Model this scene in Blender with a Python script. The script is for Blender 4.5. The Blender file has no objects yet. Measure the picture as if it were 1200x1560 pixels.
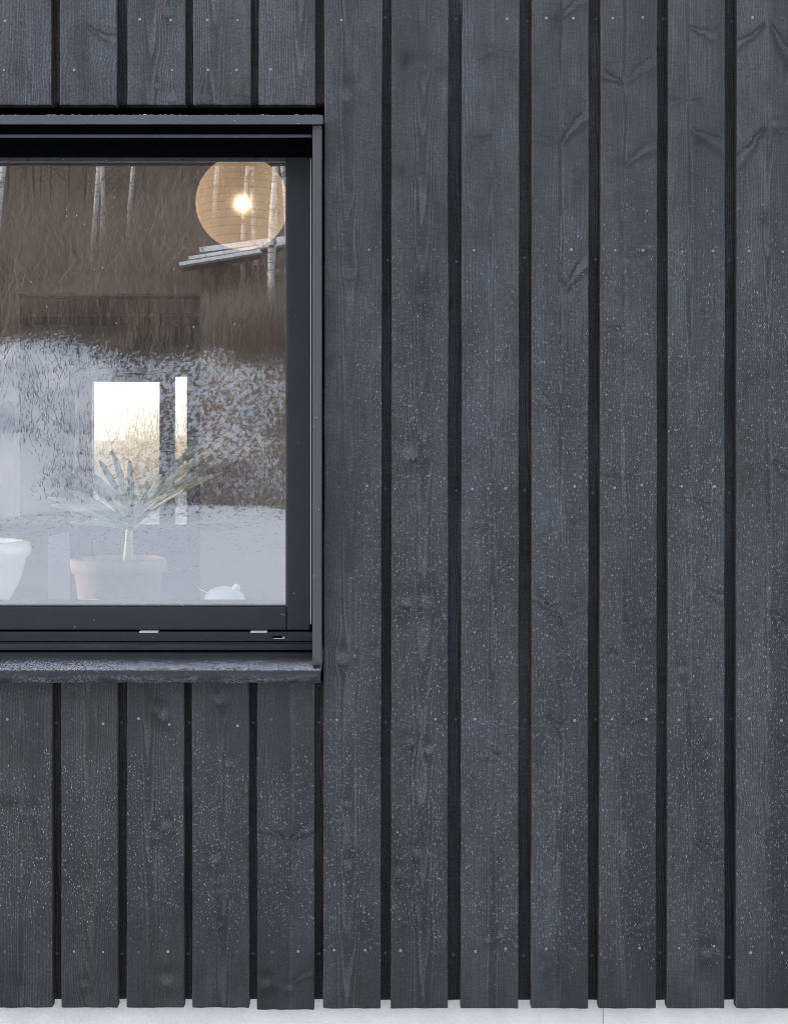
import bpy, bmesh, math, random
import numpy as np
from mathutils import Vector, Matrix, noise as mnoise

random.seed(11)
rng = np.random.default_rng(5)
R = math.radians
SC = bpy.context.scene
COL = SC.collection

# ------------------------------------------------------------------ camera
D = 2.65              # camera to the front face of the boards
S = 725.0             # photograph pixels per metre on that face
F = S * D
CX, CY = 590.0, 700.0  # foot of the camera axis in the photograph
ZC = 1.50             # camera height
cam_d = bpy.data.cameras.new('camera')
cam = bpy.data.objects.new('camera', cam_d)
COL.objects.link(cam)
cam.location = (0, -D, ZC)
cam.rotation_euler = (R(90), 0, 0)
cam_d.sensor_fit = 'HORIZONTAL'
cam_d.sensor_width = 36.0
cam_d.lens = 36.0 * F / 1200.0
cam_d.shift_x = (600 - CX) / 1200.0
cam_d.shift_y = (CY - 780) / 1200.0
cam_d.clip_start = 0.05
cam_d.clip_end = 1500
SC.camera = cam

# ------------------------------------------------------------------ light
SUN_EL, SUN_AZ = 11.0, -80.0     # low winter sun off to the left, just behind the plane of the wall (azimuth from +y towards +x)
w = bpy.data.worlds.new('World')
SC.world = w
w.use_nodes = True
wn = w.node_tree
sky = wn.nodes.new('ShaderNodeTexSky')
sky.sky_type = 'NISHITA'
sky.sun_disc = False
sky.sun_elevation = R(SUN_EL)
sky.sun_rotation = R(SUN_AZ)
sky.air_density = 1.0
sky.dust_density = 2.0
sky.ozone_density = 1.0
bg = wn.nodes['Background']
bg.inputs['Strength'].default_value = 0.15
hs = wn.nodes.new('ShaderNodeHueSaturation')      # thin overcast: most of the blue is gone
hs.inputs['Saturation'].default_value = 0.62
wn.links.new(sky.outputs[0], hs.inputs['Color'])
veil = wn.nodes.new('ShaderNodeMix')                  # an even cloud veil over the clear sky
veil.data_type = 'RGBA'
veil.inputs[0].default_value = 0.62
veil.inputs[7].default_value = (2.40, 2.58, 2.92, 1)
wn.links.new(hs.outputs[0], veil.inputs[6])
wn.links.new(veil.outputs[2], bg.inputs['Color'])
sd = bpy.data.lights.new('sun', 'SUN')
sd.energy = 0.5
sd.angle = R(12)
sd.color = (1.0, 0.95, 0.88)
sun = bpy.data.objects.new('sun', sd)
COL.objects.link(sun)
sdir = Vector((math.sin(R(SUN_AZ)) * math.cos(R(SUN_EL)), math.cos(R(SUN_AZ)) * math.cos(R(SUN_EL)), math.sin(R(SUN_EL))))
sun.rotation_euler = (-sdir).to_track_quat('-Z', 'Y').to_euler()
sun.location = sdir * 60
SC.view_settings.view_transform = 'Standard'
SC.view_settings.look = 'None'
SC.view_settings.gamma = 1.0
SC.view_settings.exposure = 2.5
SC.cycles.use_denoising = True
SC.cycles.use_adaptive_sampling = False
SC.cycles.pixel_filter_type = 'BLACKMAN_HARRIS'
SC.cycles.filter_width = 1.0
SC.cycles.max_bounces = 10
SC.cycles.transparent_max_bounces = 16
SC.cycles.sample_clamp_indirect = 6.0


def X(px, d=0.0):
    return (px - CX) / S * (D + d) / D


def Z(py, d=0.0):
    return ZC + (CY - py) / S * (D + d) / D


def T(px, py, dist):
    """point seen at (px,py) in the window at a distance from the camera, inside the house"""
    return Vector(((px - CX) / F * dist, dist - D, ZC + (CY - py) / F * dist))


def M(px, py, dist):
    """point whose mirror image in the pane shows at (px,py); dist from the mirrored camera"""
    v = T(px, py, dist)
    return Vector((v.x, -(v.y) + 2 * 0.121, v.z))


# ------------------------------------------------------------------ node helpers
class NT:
    def __init__(self, name):
        self.m = bpy.data.materials.new(name)
        self.m.use_nodes = True
        self.t = self.m.node_tree
        self.b = self.t.nodes['Principled BSDF']
        self.out = self.t.nodes['Material Output']

    def n(self, typ, **kw):
        nd = self.t.nodes.new(typ)
        for k, v in kw.items():
            setattr(nd, k, v)
        return nd

    def l(self, a, b):
        self.t.links.new(a, b)

    def put(self, sock, v):
        if isinstance(v, bpy.types.NodeSocket):
            self.l(v, sock)
        elif isinstance(v, (tuple, list)) and len(v) == 3 and sock.type == 'RGBA':
            sock.default_value = (*v, 1)
        else:
            sock.default_value = v

    def math(self, op, a, b=None, c=None, clamp=False):
        nd = self.n('ShaderNodeMath', operation=op, use_clamp=clamp)
        self.put(nd.inputs[0], a)
        if b is not None:
            self.put(nd.inputs[1], b)
        if c is not None:
            self.put(nd.inputs[2], c)
        return nd.outputs[0]

    def mix(self, f, a, b):
        nd = self.n('ShaderNodeMix', data_type='RGBA')
        self.put(nd.inputs[0], f)
        self.put(nd.inputs[6], a)
        self.put(nd.inputs[7], b)
        return nd.outputs[2]

    def mul(self, a, b):
        nd = self.n('ShaderNodeMix', data_type='RGBA', blend_type='MULTIPLY')
        nd.inputs[0].default_value = 1
        self.put(nd.inputs[6], a)
        self.put(nd.inputs[7], b)
        return nd.outputs[2]

    def ramp(self, v, a, b, lo=0.0, hi=1.0):
        nd = self.n('ShaderNodeMapRange', interpolation_type='SMOOTHSTEP')
        self.put(nd.inputs[0], v)
        for i, q in enumerate((a, b, lo, hi)):
            self.put(nd.inputs[i + 1], q)
        return nd.outputs[0]

    def co(self, scale=(1, 1, 1), rot=(0, 0, 0), loc=(0, 0, 0), kind='Object'):
        tc = self.n('ShaderNodeTexCoord')
        mp = self.n('ShaderNodeMapping')
        mp.inputs['Scale'].default_value = scale
        mp.inputs['Rotation'].default_value = rot
        mp.inputs['Location'].default_value = loc
        self.l(tc.outputs[kind], mp.inputs[0])
        return mp.outputs[0]

    def noise(self, co, scale=1.0, detail=2.0, rough=0.5, dist=0.0):
        nd = self.n('ShaderNodeTexNoise')
        self.l(co, nd.inputs['Vector'])
        nd.inputs['Scale'].default_value = scale
        nd.inputs['Detail'].default_value = detail
        nd.inputs['Roughness'].default_value = rough
        nd.inputs['Distortion'].default_value = dist
        return nd.outputs[0]

    def vor(self, co, scale=1.0, rand=1.0, dim='3D'):
        nd = self.n('ShaderNodeTexVoronoi', voronoi_dimensions=dim)
        self.l(co, nd.inputs['Vector'])
        nd.inputs['Scale'].default_value = scale
        nd.inputs['Randomness'].default_value = rand
        return nd

    def attr(self, name):
        nd = self.n('ShaderNodeAttribute', attribute_name=name)
        return nd.outputs['Fac']

    def bump(self, h, strength=0.5, dist=0.001):
        nd = self.n('ShaderNodeBump')
        nd.inputs['Strength'].default_value = strength
        nd.inputs['Distance'].default_value = dist
        self.l(h, nd.inputs['Height'])
        self.l(nd.outputs[0], self.b.inputs['Normal'])

    def set(self, **kw):
        names = dict(color='Base Color', rough='Roughness', spec='Specular IOR Level', metal='Metallic')
        for k, v in kw.items():
            self.put(self.b.inputs[names.get(k, k)], v)
        return self


def sxyz(t, v):
    nd = t.n('ShaderNodeSeparateXYZ')
    t.l(v, nd.inputs[0])
    return nd.outputs


# ------------------------------------------------------------------ materials
def frost_layer(t, s, dens, seed, r0, r1, stretch=0.62):
    """slanted frozen rain specks: cells of one Voronoi layer, kept where the density allows"""
    co = t.co(kind='Object', scale=(s, 0.0, s * stretch), rot=(0, R(-9), 0), loc=(seed, 0.5, seed * 1.7))
    v = t.vor(co, 1.0, 1.0)
    c = sxyz(t, v.outputs['Color'])
    rad = t.math('MULTIPLY_ADD', t.math('POWER', c[0], 1.7), r1 - r0, r0)
    keep = t.math('LESS_THAN', c[1], dens)
    body = t.ramp(t.math('DIVIDE', v.outputs['Distance'], rad), 1.0, 0.55, 0.0, 1.0)
    amp = t.math('MULTIPLY_ADD', t.math('POWER', c[2], 1.6), 0.72, 0.28)
    return t.math('MULTIPLY', t.math('MULTIPLY', body, keep), amp)


def wood_mat(name, front=True):
    t = NT(name)
    co = t.co(kind='Object')
    xyz = sxyz(t, co)
    ring = t.attr('ring')
    knot = t.attr('knot')       # distance from a knot's heart in radii
    tone = t.attr('tone')
    crack = t.attr('crack')
    frost = t.attr('frost')
    bid = t.attr('bid')
    # offset so each board has its own figure
    off = t.n('ShaderNodeCombineXYZ')
    t.l(t.math('MULTIPLY', bid, 7.3), off.inputs[0])
    t.l(t.math('MULTIPLY', bid, 3.1), off.inputs[2])
    add = t.n('ShaderNodeVectorMath', operation='ADD')
    t.l(co, add.inputs[0])
    t.l(off.outputs[0], add.inputs[1])
    bco = add.outputs[0]

    def sc(x, y, z):
        nd = t.n('ShaderNodeVectorMath', operation='MULTIPLY')
        t.l(bco, nd.inputs[0])
        nd.inputs[1].default_value = (x, y, z)
        return nd.outputs[0]
    wob = t.noise(sc(70, 70, 9), 1, 3, 0.55)
    ph = t.math('MULTIPLY_ADD', wob, 0.9, t.math('MULTIPLY', ring, 1 / 0.0028))
    fr = t.math('FRACT', ph)
    late = t.math('MULTIPLY', t.ramp(fr, 0.35, 0.86), t.ramp(fr, 1.0, 0.93))
    # concentric figure inside the knots
    kin = t.ramp(knot, 1.0, 0.72)
    kr = t.math('SINE', t.math('MULTIPLY', knot, 15.0))
    late = t.math('ADD', t.math('MULTIPLY', late, t.math('SUBTRACT', 1.0, kin)),
                  t.math('MULTIPLY', kin, t.math('MULTIPLY_ADD', kr, 0.22, 0.45)))
    vis = t.ramp(t.noise(sc(16, 16, 2.2), 1, 2), 0.36, 0.64, 0.35, 1.0)
    fib = t.noise(sc(480, 480, 22), 1, 3, 0.65)
    fib2 = t.noise(sc(170, 170, 5), 1, 3, 0.6)
    saw = t.noise(sc(26, 26, 620), 1, 2, 0.6)
    fuzz = t.noise(sc(290, 290, 190), 1, 2, 0.6)
    blot = t.noise(sc(11, 11, 2.4), 1, 3, 0.55)
    blot2 = t.noise(sc(20, 20, 14), 1, 3, 0.55, 0.4)
    brown = t.math('ADD', t.ramp(t.noise(sc(19, 19, 1.1), 1, 2), 0.50, 0.75), t.math('MULTIPLY', t.attr('brown'), 1.0), clamp=True)
    base = t.mix(t.math('MULTIPLY', brown, 0.6), (0.0306, 0.0311, 0.0344), (0.0382, 0.0325, 0.0298))
    g = t.math('MULTIPLY_ADD', t.math('MULTIPLY', t.math('SUBTRACT', late, 0.3), vis), 1.05, 1.0)
    for v, k in ((fib, 1.25), (fib2, 1.0), (saw, 0.7), (fuzz, 2.1), (blot, 1.7), (blot2, 1.3)):
        g = t.math('MULTIPLY', g, t.math('MULTIPLY_ADD', t.math('SUBTRACT', v, 0.5), k, 1.0))
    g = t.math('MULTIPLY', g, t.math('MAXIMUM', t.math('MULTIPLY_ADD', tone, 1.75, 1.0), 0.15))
    g = t.math('MULTIPLY', g, t.math('MULTIPLY_ADD', crack, -0.95, 1.0))
    g = t.math('MAXIMUM', g, 0.03)
    col = t.n('ShaderNodeVectorMath', operation='SCALE')
    t.l(base, col.inputs[0])
    t.l(g, col.inputs['Scale'])
    colr = col.outputs[0]
    h = t.math('MULTIPLY_ADD', late, 0.35, t.math('MULTIPLY_ADD', fib, 0.55, t.math('MULTIPLY', fuzz, 0.7)))
    h = t.math('MULTIPLY_ADD', saw, 0.35, h)
    h = t.math('MULTIPLY_ADD', crack, -2.6, h)
    rough = t.ramp(blot2, 0.3, 0.7, 0.44, 0.62)
    if front:
        # patchy density
        pat = t.ramp(t.noise(sc(30, 30, 9), 1, 3, 0.6), 0.30, 0.70, 0.75, 1.2)
        dens = t.math('MULTIPLY', frost, pat)
        f1 = frost_layer(t, 390, dens, 3.1, 0.13, 0.35, 0.38)
        f2 = frost_layer(t, 285, dens, 9.7, 0.12, 0.32, 0.36)
        f3 = frost_layer(t, 270, t.math('MULTIPLY_ADD', frost, 0.05, 0.16), 21.3, 0.07, 0.25, 0.75)
        fm = t.math('MAXIMUM', t.math('MAXIMUM', f1, f2), t.math('MULTIPLY', f3, 0.6))
        colr = t.mix(t.math('MULTIPLY', fm, 0.9), colr, (0.34, 0.36, 0.39))
        h = t.math('MULTIPLY_ADD', fm, 1.4, h)
        rough = t.math('MULTIPLY_ADD', fm, -0.2, rough)
    t.set(color=colr, rough=rough, spec=0.40 if front else 0.12)
    t.bump(h, 0.8, 0.0006)
    return t.m


def edge_mat():
    t = NT('board edge')
    co = t.co(scale=(300, 300, 14))
    n = t.noise(co, 1, 3, 0.6)
    c = t.mix(n, (0.036, 0.029, 0.024), (0.085, 0.066, 0.054))
    t.set(color=c, rough=0.85, spec=0.10)
    t.bump(n, 0.6, 0.0006)
    return t.m


def paint_mat(name, col, rough=0.45, spk=0.0, grain=0.0, spec=0.5, gx=1.0, gz=1.0):
    t = NT(name)
    n = t.noise(t.co(scale=(60 * gx, 60, 60 * gz)), 1, 4, 0.6)
    f = t.noise(t.co(scale=(700, 700, 700)), 1, 2, 0.6)
    b = t.math('MULTIPLY_ADD', n, 0.5, 0.75)
    b = t.math('MULTIPLY', b, t.math('MULTIPLY_ADD', f, 0.5, 0.75))
    sc_ = t.n('ShaderNodeVectorMath', operation='SCALE')
    sc_.inputs[0].default_value = col
    t.l(b, sc_.inputs['Scale'])
    c = sc_.outputs[0]
    h = f
    if spk > 0:
        v = t.vor(t.co(scale=(190, 190, 190)), 1.0)
        cc = sxyz(t, v.outputs['Color'])
        m = t.math('MULTIPLY', t.math('LESS_THAN', cc[0], spk), t.ramp(v.outputs['Distance'], 0.30, 0.14))
        c = t.mix(t.math('MULTIPLY', m, 0.7), c, (0.40, 0.42, 0.45))
        h = t.math('MULTIPLY_ADD', m, 2.0, h)
    t.set(color=c, rough=t.math('MULTIPLY_ADD', n, 0.2, rough - 0.1), spec=spec)
    t.bump(h, 0.35, 0.0004)
    return t.m


def sill_mat():
    """painted sheet metal with hoar frost gathered towards the lip"""
    t = NT('frosted sill metal')
    co = t.co()
    y = sxyz(t, co)[1]
    z = sxyz(t, co)[2]
    n = t.noise(t.co(scale=(300, 300, 300)), 1, 3, 0.65)
    n2 = t.noise(t.co(scale=(24, 60, 60)), 1, 3, 0.6)
    grad = t.ramp(y, 0.092, -0.04)               # back to lip
    top = t.ramp(z, SILL_LIPZ - 0.004, SILL_LIPZ + 0.001)
    thr = t.math('MULTIPLY_ADD', grad, -0.40, 0.86)
    thr = t.math('MULTIPLY_ADD', n2, -0.14, t.math('ADD', thr, 0.07))
    fro = t.math('MULTIPLY', t.ramp(t.math('SUBTRACT', n, thr), -0.03, 0.10), top)
    # crusted runs on the lip
    l1 = t.noise(t.co(scale=(210, 210, 210)), 1, 3, 0.7, 0.6)
    band = t.math('ABSOLUTE', t.math('SUBTRACT', l1, 0.5))
    low = t.ramp(z, SILL_LIPZ - 0.004, SILL_LIPZ - 0.026)
    runs = t.math('MULTIPLY', t.ramp(band, 0.035, 0.008), t.math('MULTIPLY', low, t.ramp(t.noise(t.co(scale=(18, 18, 60)), 1, 2), 0.40, 0.62)))
    spk = t.math('MULTIPLY', t.ramp(n, 0.63, 0.72), 0.6)
    lip = t.math('MULTIPLY', t.math('SUBTRACT', 1.0, top), t.math('MAXIMUM', runs, spk))
    fr = t.math('ADD', fro, t.math('MULTIPLY', lip, 0.75), clamp=True)
    base = t.mix(n2, (0.014, 0.0145, 0.017), (0.030, 0.031, 0.036))
    t.set(color=t.mix(t.math('MULTIPLY', fr, 0.62), base, (0.55, 0.57, 0.61)),
          rough=t.math('MULTIPLY_ADD', fr, 0.3, 0.5), spec=0.3)
    t.bump(t.math('MULTIPLY_ADD', fr, 1.5, n), 0.6, 0.0008)
    return t.m


def plaster_mat():
    t = NT('plinth render')
    n = t.noise(t.co(scale=(9, 9, 9)), 1, 4, 0.6)
    f = t.noise(t.co(scale=(230, 230, 230)), 1, 4, 0.7)
    x = sxyz(t, t.co())[0]
    j = t.math('LESS_THAN', t.math('ABSOLUTE', t.math('SUBTRACT', x, X(917, 0.06))), 0.0009)
    c = t.mix(f, (0.67, 0.64, 0.605), (0.90, 0.865, 0.825))
    c = t.mix(t.ramp(n, 0.35, 0.7), c, t.mul(c, (0.92, 0.92, 0.92)))
    c = t.mix(j, c, (0.22, 0.22, 0.22))
    t.set(color=c, rough=0.9, spec=0.2)
    t.bump(f, 0.7, 0.003)
    return t.m


def glass_mat(name, refl=0.26, specks=False, tint=(0.965, 0.975, 0.97)):
    t = NT(name)
    for nd in list(t.t.nodes):
        if nd != t.out:
            t.t.nodes.remove(nd)
    tr = t.n('ShaderNodeBsdfTransparent')
    tr.inputs[0].default_value = (*tint, 1)
    gl = t.n('ShaderNodeBsdfGlossy')
    gl.inputs['Roughness'].default_value = 0.0
    gl.inputs['Color'].default_value = (0.96, 0.97, 1.0, 1)
    lw = t.n('ShaderNodeLayerWeight')
    lw.inputs[0].default_value = 0.5
    fac = t.math('MULTIPLY_ADD', t.math('POWER', lw.outputs['Facing'], 5.0), 1.0 - refl, refl, clamp=True)
    if refl == 0.0:
        fac = t.math('MULTIPLY', fac, 0.0)
    mx = t.n('ShaderNodeMixShader')
    t.l(fac, mx.inputs[0])
    t.l(tr.outputs[0], mx.inputs[1])
    t.l(gl.outputs[0], mx.inputs[2])
    last = mx.outputs[0]
    if specks:
        di = t.n('ShaderNodeBsdfDiffuse')
        di.inputs[0].default_value = (0.75, 0.77, 0.8, 1)
        z = sxyz(t, t.co())[2]
        x = sxyz(t, t.co())[0]
        v = t.vor(t.co(scale=specks[0]), 1.0)
        cc = sxyz(t, v.outputs['Color'])
        dn = t.math('MULTIPLY', t.ramp(z, specks[2], specks[3]), specks[1])
        m = t.math('MULTIPLY', t.math('LESS_THAN', cc[0], dn), t.ramp(v.outputs['Distance'], 0.34, 0.16))
        m = t.math('MULTIPLY', m, cc[1])
        if len(specks) > 4:      # breath of condensation low on the glass
            m = t.math('MAXIMUM', m, t.ramp(z, specks[2] + 0.1, specks[3] + 0.1, 0.0, specks[4]))
        mx2 = t.n('ShaderNodeMixShader')
        t.l(m, mx2.inputs[0])
        t.l(last, mx2.inputs[1])
        t.l(di.outputs[0], mx2.inputs[2])
        last = mx2.outputs[0]
    t.l(last, t.out.inputs[0])
    return t.m


def plain(name, col, rough=0.6, var=0.25, scale=30, spec=0.4, metal=0.0, stretch=(1, 1, 1)):
    t = NT(name)
    n = t.noise(t.co(scale=tuple(scale * s for s in stretch)), 1, 3, 0.6)
    a = tuple(c * (1 - var) for c in col)
    b = tuple(min(1, c * (1 + var)) for c in col)
    t.set(color=t.mix(n, a, b), rough=rough, spec=spec, metal=metal)
    return t.m


SILL_LIPZ = Z(1020, -0.05)
MAT = {}
MAT['wood'] = wood_mat('black stained spruce')
MAT['wood_back'] = wood_mat('black stained spruce recessed', False)
MAT['edge'] = edge_mat()
MAT['trim'] = paint_mat('charcoal trim board', (0.052, 0.050, 0.051), 0.55, 0.03, gz=0.12)
MAT['cap'] = paint_mat('charcoal cap metal', (0.056, 0.058, 0.066), 0.5, 0.05, gx=0.1)
MAT['frame'] = paint_mat('charcoal window paint', (0.0195, 0.0205, 0.024), 0.45, 0.008, 0.0, 0.3)
MAT['dark'] = plain('black void paint', (0.003, 0.003, 0.0035), 1.0, 0.25, 30, 0.0)
MAT['bead'] = paint_mat('glazing bead', (0.040, 0.044, 0.052), 0.3, 0.05)
MAT['seal'] = plain('pale sealing strip', (0.46, 0.46, 0.45), 0.5, 0.08)
MAT['sill'] = sill_mat()
MAT['plaster'] = plaster_mat()
MAT['pane_in'] = glass_mat('inner glass face', 0.0)
MAT['pane'] = glass_mat('window glass', 0.285, ((230, 230, 170), 0.008, 1.55, 2.15))
MAT['doorpane'] = glass_mat('door glass', 0.08, ((34, 34, 28), 0.75, 1.62, 1.35, 0.40), (0.90, 0.89, 0.86))
MAT['screw'] = plain('zinc screw', (0.25, 0.25, 0.26), 0.42, 0.3, 120, 0.5, 0.55)
MAT['screw_dark'] = plain('stained screw', (0.07, 0.07, 0.078), 0.5, 0.3, 120, 0.5, 0.3)
MAT['white'] = plain('white glazed ceramic', (0.90, 0.90, 0.89), 0.25, 0.03)
MAT['terra'] = plain('terracotta', (0.30, 0.225, 0.20), 0.8, 0.15)
MAT['leaf'] = plain('green strap leaf', (0.34, 0.43, 0.35), 0.4, 0.5, 14, 0.5, 0, (1, 1, 3))
MAT['highlight_leaf'] = plain('leaf with painted highlight', (0.80, 0.79, 0.58), 0.45, 0.12, 14)  # highlight on the right-hand leaves, painted as a pale leaf colour
MAT['stem'] = plain('pale stem', (0.42, 0.47, 0.27), 0.5, 0.15)
MAT['soil'] = plain('potting soil', (0.03, 0.022, 0.016), 0.95, 0.4)
MAT['ceil'] = plain('brown ceiling boards', (0.42, 0.34, 0.27), 0.55, 0.2, 6, 0.4, 0, (6, 0.4, 1))
MAT['inwall'] = plain('grey interior wall', (0.34, 0.33, 0.32), 0.8, 0.06, 3)
MAT['floor'] = plain('oak floor', (0.20, 0.13, 0.08), 0.5, 0.25, 5, 0.4, 0, (8, 0.5, 1))
MAT['doorframe'] = plain('pale door frame', (0.86, 0.82, 0.74), 0.45, 0.05)
MAT['cabinet'] = plain('dark wooden cabinet', (0.05, 0.04, 0.035), 0.5, 0.2)
MAT['counter'] = plain('light wooden counter', (0.45, 0.38, 0.30), 0.5, 0.1)
MAT['roof'] = plain('dark roof sheet', (0.05, 0.05, 0.055), 0.6)
MAT['moss'] = plain('dark moss', (0.018, 0.018, 0.010), 0.95, 0.6, 400)
MAT['snowlump'] = plain('frozen snow crumbs', (0.36, 0.37, 0.39), 0.7, 0.05)


lt = MAT['leaf'].node_tree                      # thin leaves let the door's light through
tl_ = lt.nodes.new('ShaderNodeBsdfTranslucent')
tl_.inputs[0].default_value = (0.50, 0.62, 0.46, 1)
mxl = lt.nodes.new('ShaderNodeMixShader')
mxl.inputs[0].default_value = 0.45
lt.links.new(lt.nodes['Principled BSDF'].outputs[0], mxl.inputs[1])
lt.links.new(tl_.outputs[0], mxl.inputs[2])
lt.links.new(mxl.outputs[0], lt.nodes['Material Output'].inputs[0])


# ------------------------------------------------------------------ mesh helpers
def link(o, parent=None):
    COL.objects.link(o)
    if parent is not None:
        o.parent = parent
    return o


def mobj(name, verts, faces, mats, parent=None, smooth=False, fmat=None):
    me = bpy.data.meshes.new(name)
    me.from_pydata([tuple(v) for v in verts], [], faces)
    for m in (mats if isinstance(mats, (list, tuple)) else [mats]):
        me.materials.append(m)
    if fmat is not None:
        me.polygons.foreach_set('material_index', fmat)
    if smooth:
        me.polygons.foreach_set('use_smooth', [True] * len(me.polygons))
    me.update()
    return link(bpy.data.objects.new(name, me), parent)


def bm_obj(name, bm, mats, parent=None, smooth=False):
    me = bpy.data.meshes.new(name)
    bmesh.ops.recalc_face_normals(bm, faces=bm.faces[:])
    bm.to_mesh(me)
    bm.free()
    for m in (mats if isinstance(mats, (list, tuple)) else [mats]):
        me.materials.append(m)
    if smooth:
        me.polygons.foreach_set('use_smooth', [True] * len(me.polygons))
    return link(bpy.data.objects.new(name, me), parent)


def bm_box(bm, x0, x1, y0, y1, z0, z1, bev=0.0):
    r = bmesh.ops.create_cube(bm, size=1)
    vs = r['verts']
    for v in vs:
        v.co = Vector((x0 if v.co.x < 0 else x1, y0 if v.co.y < 0 else y1, z0 if v.co.z < 0 else z1))
    if bev > 0:
        es = list({e for v in vs for e in v.link_edges})
        bmesh.ops.bevel(bm, geom=es, offset=bev, segments=2, profile=0.5, affect='EDGES')


def box(name, x0, x1, y0, y1, z0, z1, mat, parent=None, bev=0.0):
    bm = bmesh.new()
    bm_box(bm, x0, x1, y0, y1, z0, z1, bev)
    return bm_obj(name, bm, mat, parent)


def lathe(bm, prof, loc, seg=40, close=True):
    rings = []
    for r, z in prof:
        rings.append([bm.verts.new((loc[0] + r * math.cos(2 * math.pi * i / seg), loc[1] + r * math.sin(2 * math.pi * i / seg), loc[2] + z)) for i in range(seg)])
    for a, b in zip(rings, rings[1:]):
        for i in range(seg):
            bm.faces.new((a[i], a[(i + 1) % seg], b[(i + 1) % seg], b[i]))
    if close:
        bm.faces.new(rings[0][::-1])
        bm.faces.new(rings[-1])


def tube(V, Fc, pts, rads, seg=5):
    """append a tapered tube to vertex and face lists"""
    base = len(V)
    n = len(pts)
    for i, p in enumerate(pts):
        d = (pts[min(i + 1, n - 1)] - pts[max(i - 1, 0)]).normalized()
        a = d.cross(Vector((0.3, 0.9, 0.1)))
        if a.length < 1e-4:
            a = d.cross(Vector((1, 0, 0)))
        a.normalize()
        b = d.cross(a)
        for k in range(seg):
            an = 2 * math.pi * k / seg
            V.append(p + (a * math.cos(an) + b * math.sin(an)) * rads[i])
    for i in range(n - 1):
        for k in range(seg):
            q = base + i * seg
            Fc.append((q + k, q + (k + 1) % seg, q + seg + (k + 1) % seg, q + seg + k))
    Fc.append(tuple(base + k for k in range(seg))[::-1])
    Fc.append(tuple(base + (n - 1) * seg + k for k in range(seg)))


def empty(name, loc, label=None, cat=None, group=None):
    o = bpy.data.objects.new(name, None)
    o.location = loc
    o.empty_display_size = 0.1
    COL.objects.link(o)
    if label:
        o['label'] = label
    if cat:
        o['category'] = cat
    if group:
        o['group'] = group
    return o


def tag(o, label, cat, group=None, kind=None):
    o['label'] = label
    o['category'] = cat
    if group:
        o['group'] = group
    if kind:
        o['kind'] = kind
    return o


# ------------------------------------------------------------------ smooth 1D / 2D noise in numpy
def n1(x, seed):
    r = np.random.default_rng(int(seed) & 0xffffffff)
    tab = r.uniform(-1, 1, 512)
    i = np.floor(x).astype(int)
    f = x - i
    f = f * f * (3 - 2 * f)
    return tab[i % 512] * (1 - f) + tab[(i + 1) % 512] * f


def n2(x, y, seed):
    r = np.random.default_rng(int(seed) & 0xffffffff)
    tab = r.uniform(-1, 1, (256, 256))
    i = np.floor(x).astype(int)
    j = np.floor(y).astype(int)
    f = x - i
    g = y - j
    f = f * f * (3 - 2 * f)
    g = g * g * (3 - 2 * g)
    a = tab[i % 256, j % 256] * (1 - f) + tab[(i + 1) % 256, j % 256] * f
    b = tab[i % 256, (j + 1) % 256] * (1 - f) + tab[(i + 1) % 256, (j + 1) % 256] * f
    return a * (1 - g) + b * g


# ------------------------------------------------------------------ THE HOUSE
house = empty('timber_house', (0, 0, 0), 'timber house clad in vertical black stained boards with a charcoal framed window', 'house')
TH = 0.022           # board thickness
Y1 = 0.024           # front face of the recessed boards


def frost_map(px, py, kind):
    ys = [-200, 60, 250, 380, 520, 680, 900, 1250, 1380, 1450, 1500, 1560]
    fs = [0.06, 0.16, 0.32, 0.48, 0.64, 0.76, 0.90, 1.0, 0.80, 0.55, 0.36, 0.18]
    f = np.interp(py, ys, fs)
    xr = np.interp(px, [480, 600, 760, 1000, 1200], [0.85, 0.9, 0.92, 1.0, 1.05])
    f = f * xr
    if kind == 'lower':
        pyn = py + 38 * n2(px / 26.0, py / 40.0, 333) + 18 * n2(px / 7.0, py / 15.0, 334)
        f = f * np.interp(pyn, [1085, 1130, 1200, 1260, 1380, 1470], [0.02, 0.40, 1.0, 1.1, 0.9, 0.6])
    if kind == 'upper':
        f = 0.08 + 0 * py
    if kind == 'beside':
        sh = np.interp(px, [494, 515, 545, 580], [0.10, 0.25, 0.75, 1.0])
        k = np.interp(py, [150, 220, 1040, 1130], [1, 0, 0, 1])
        f = f * (sh * (1 - k) + k)
    return np.clip(f, 0, 1)


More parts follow.
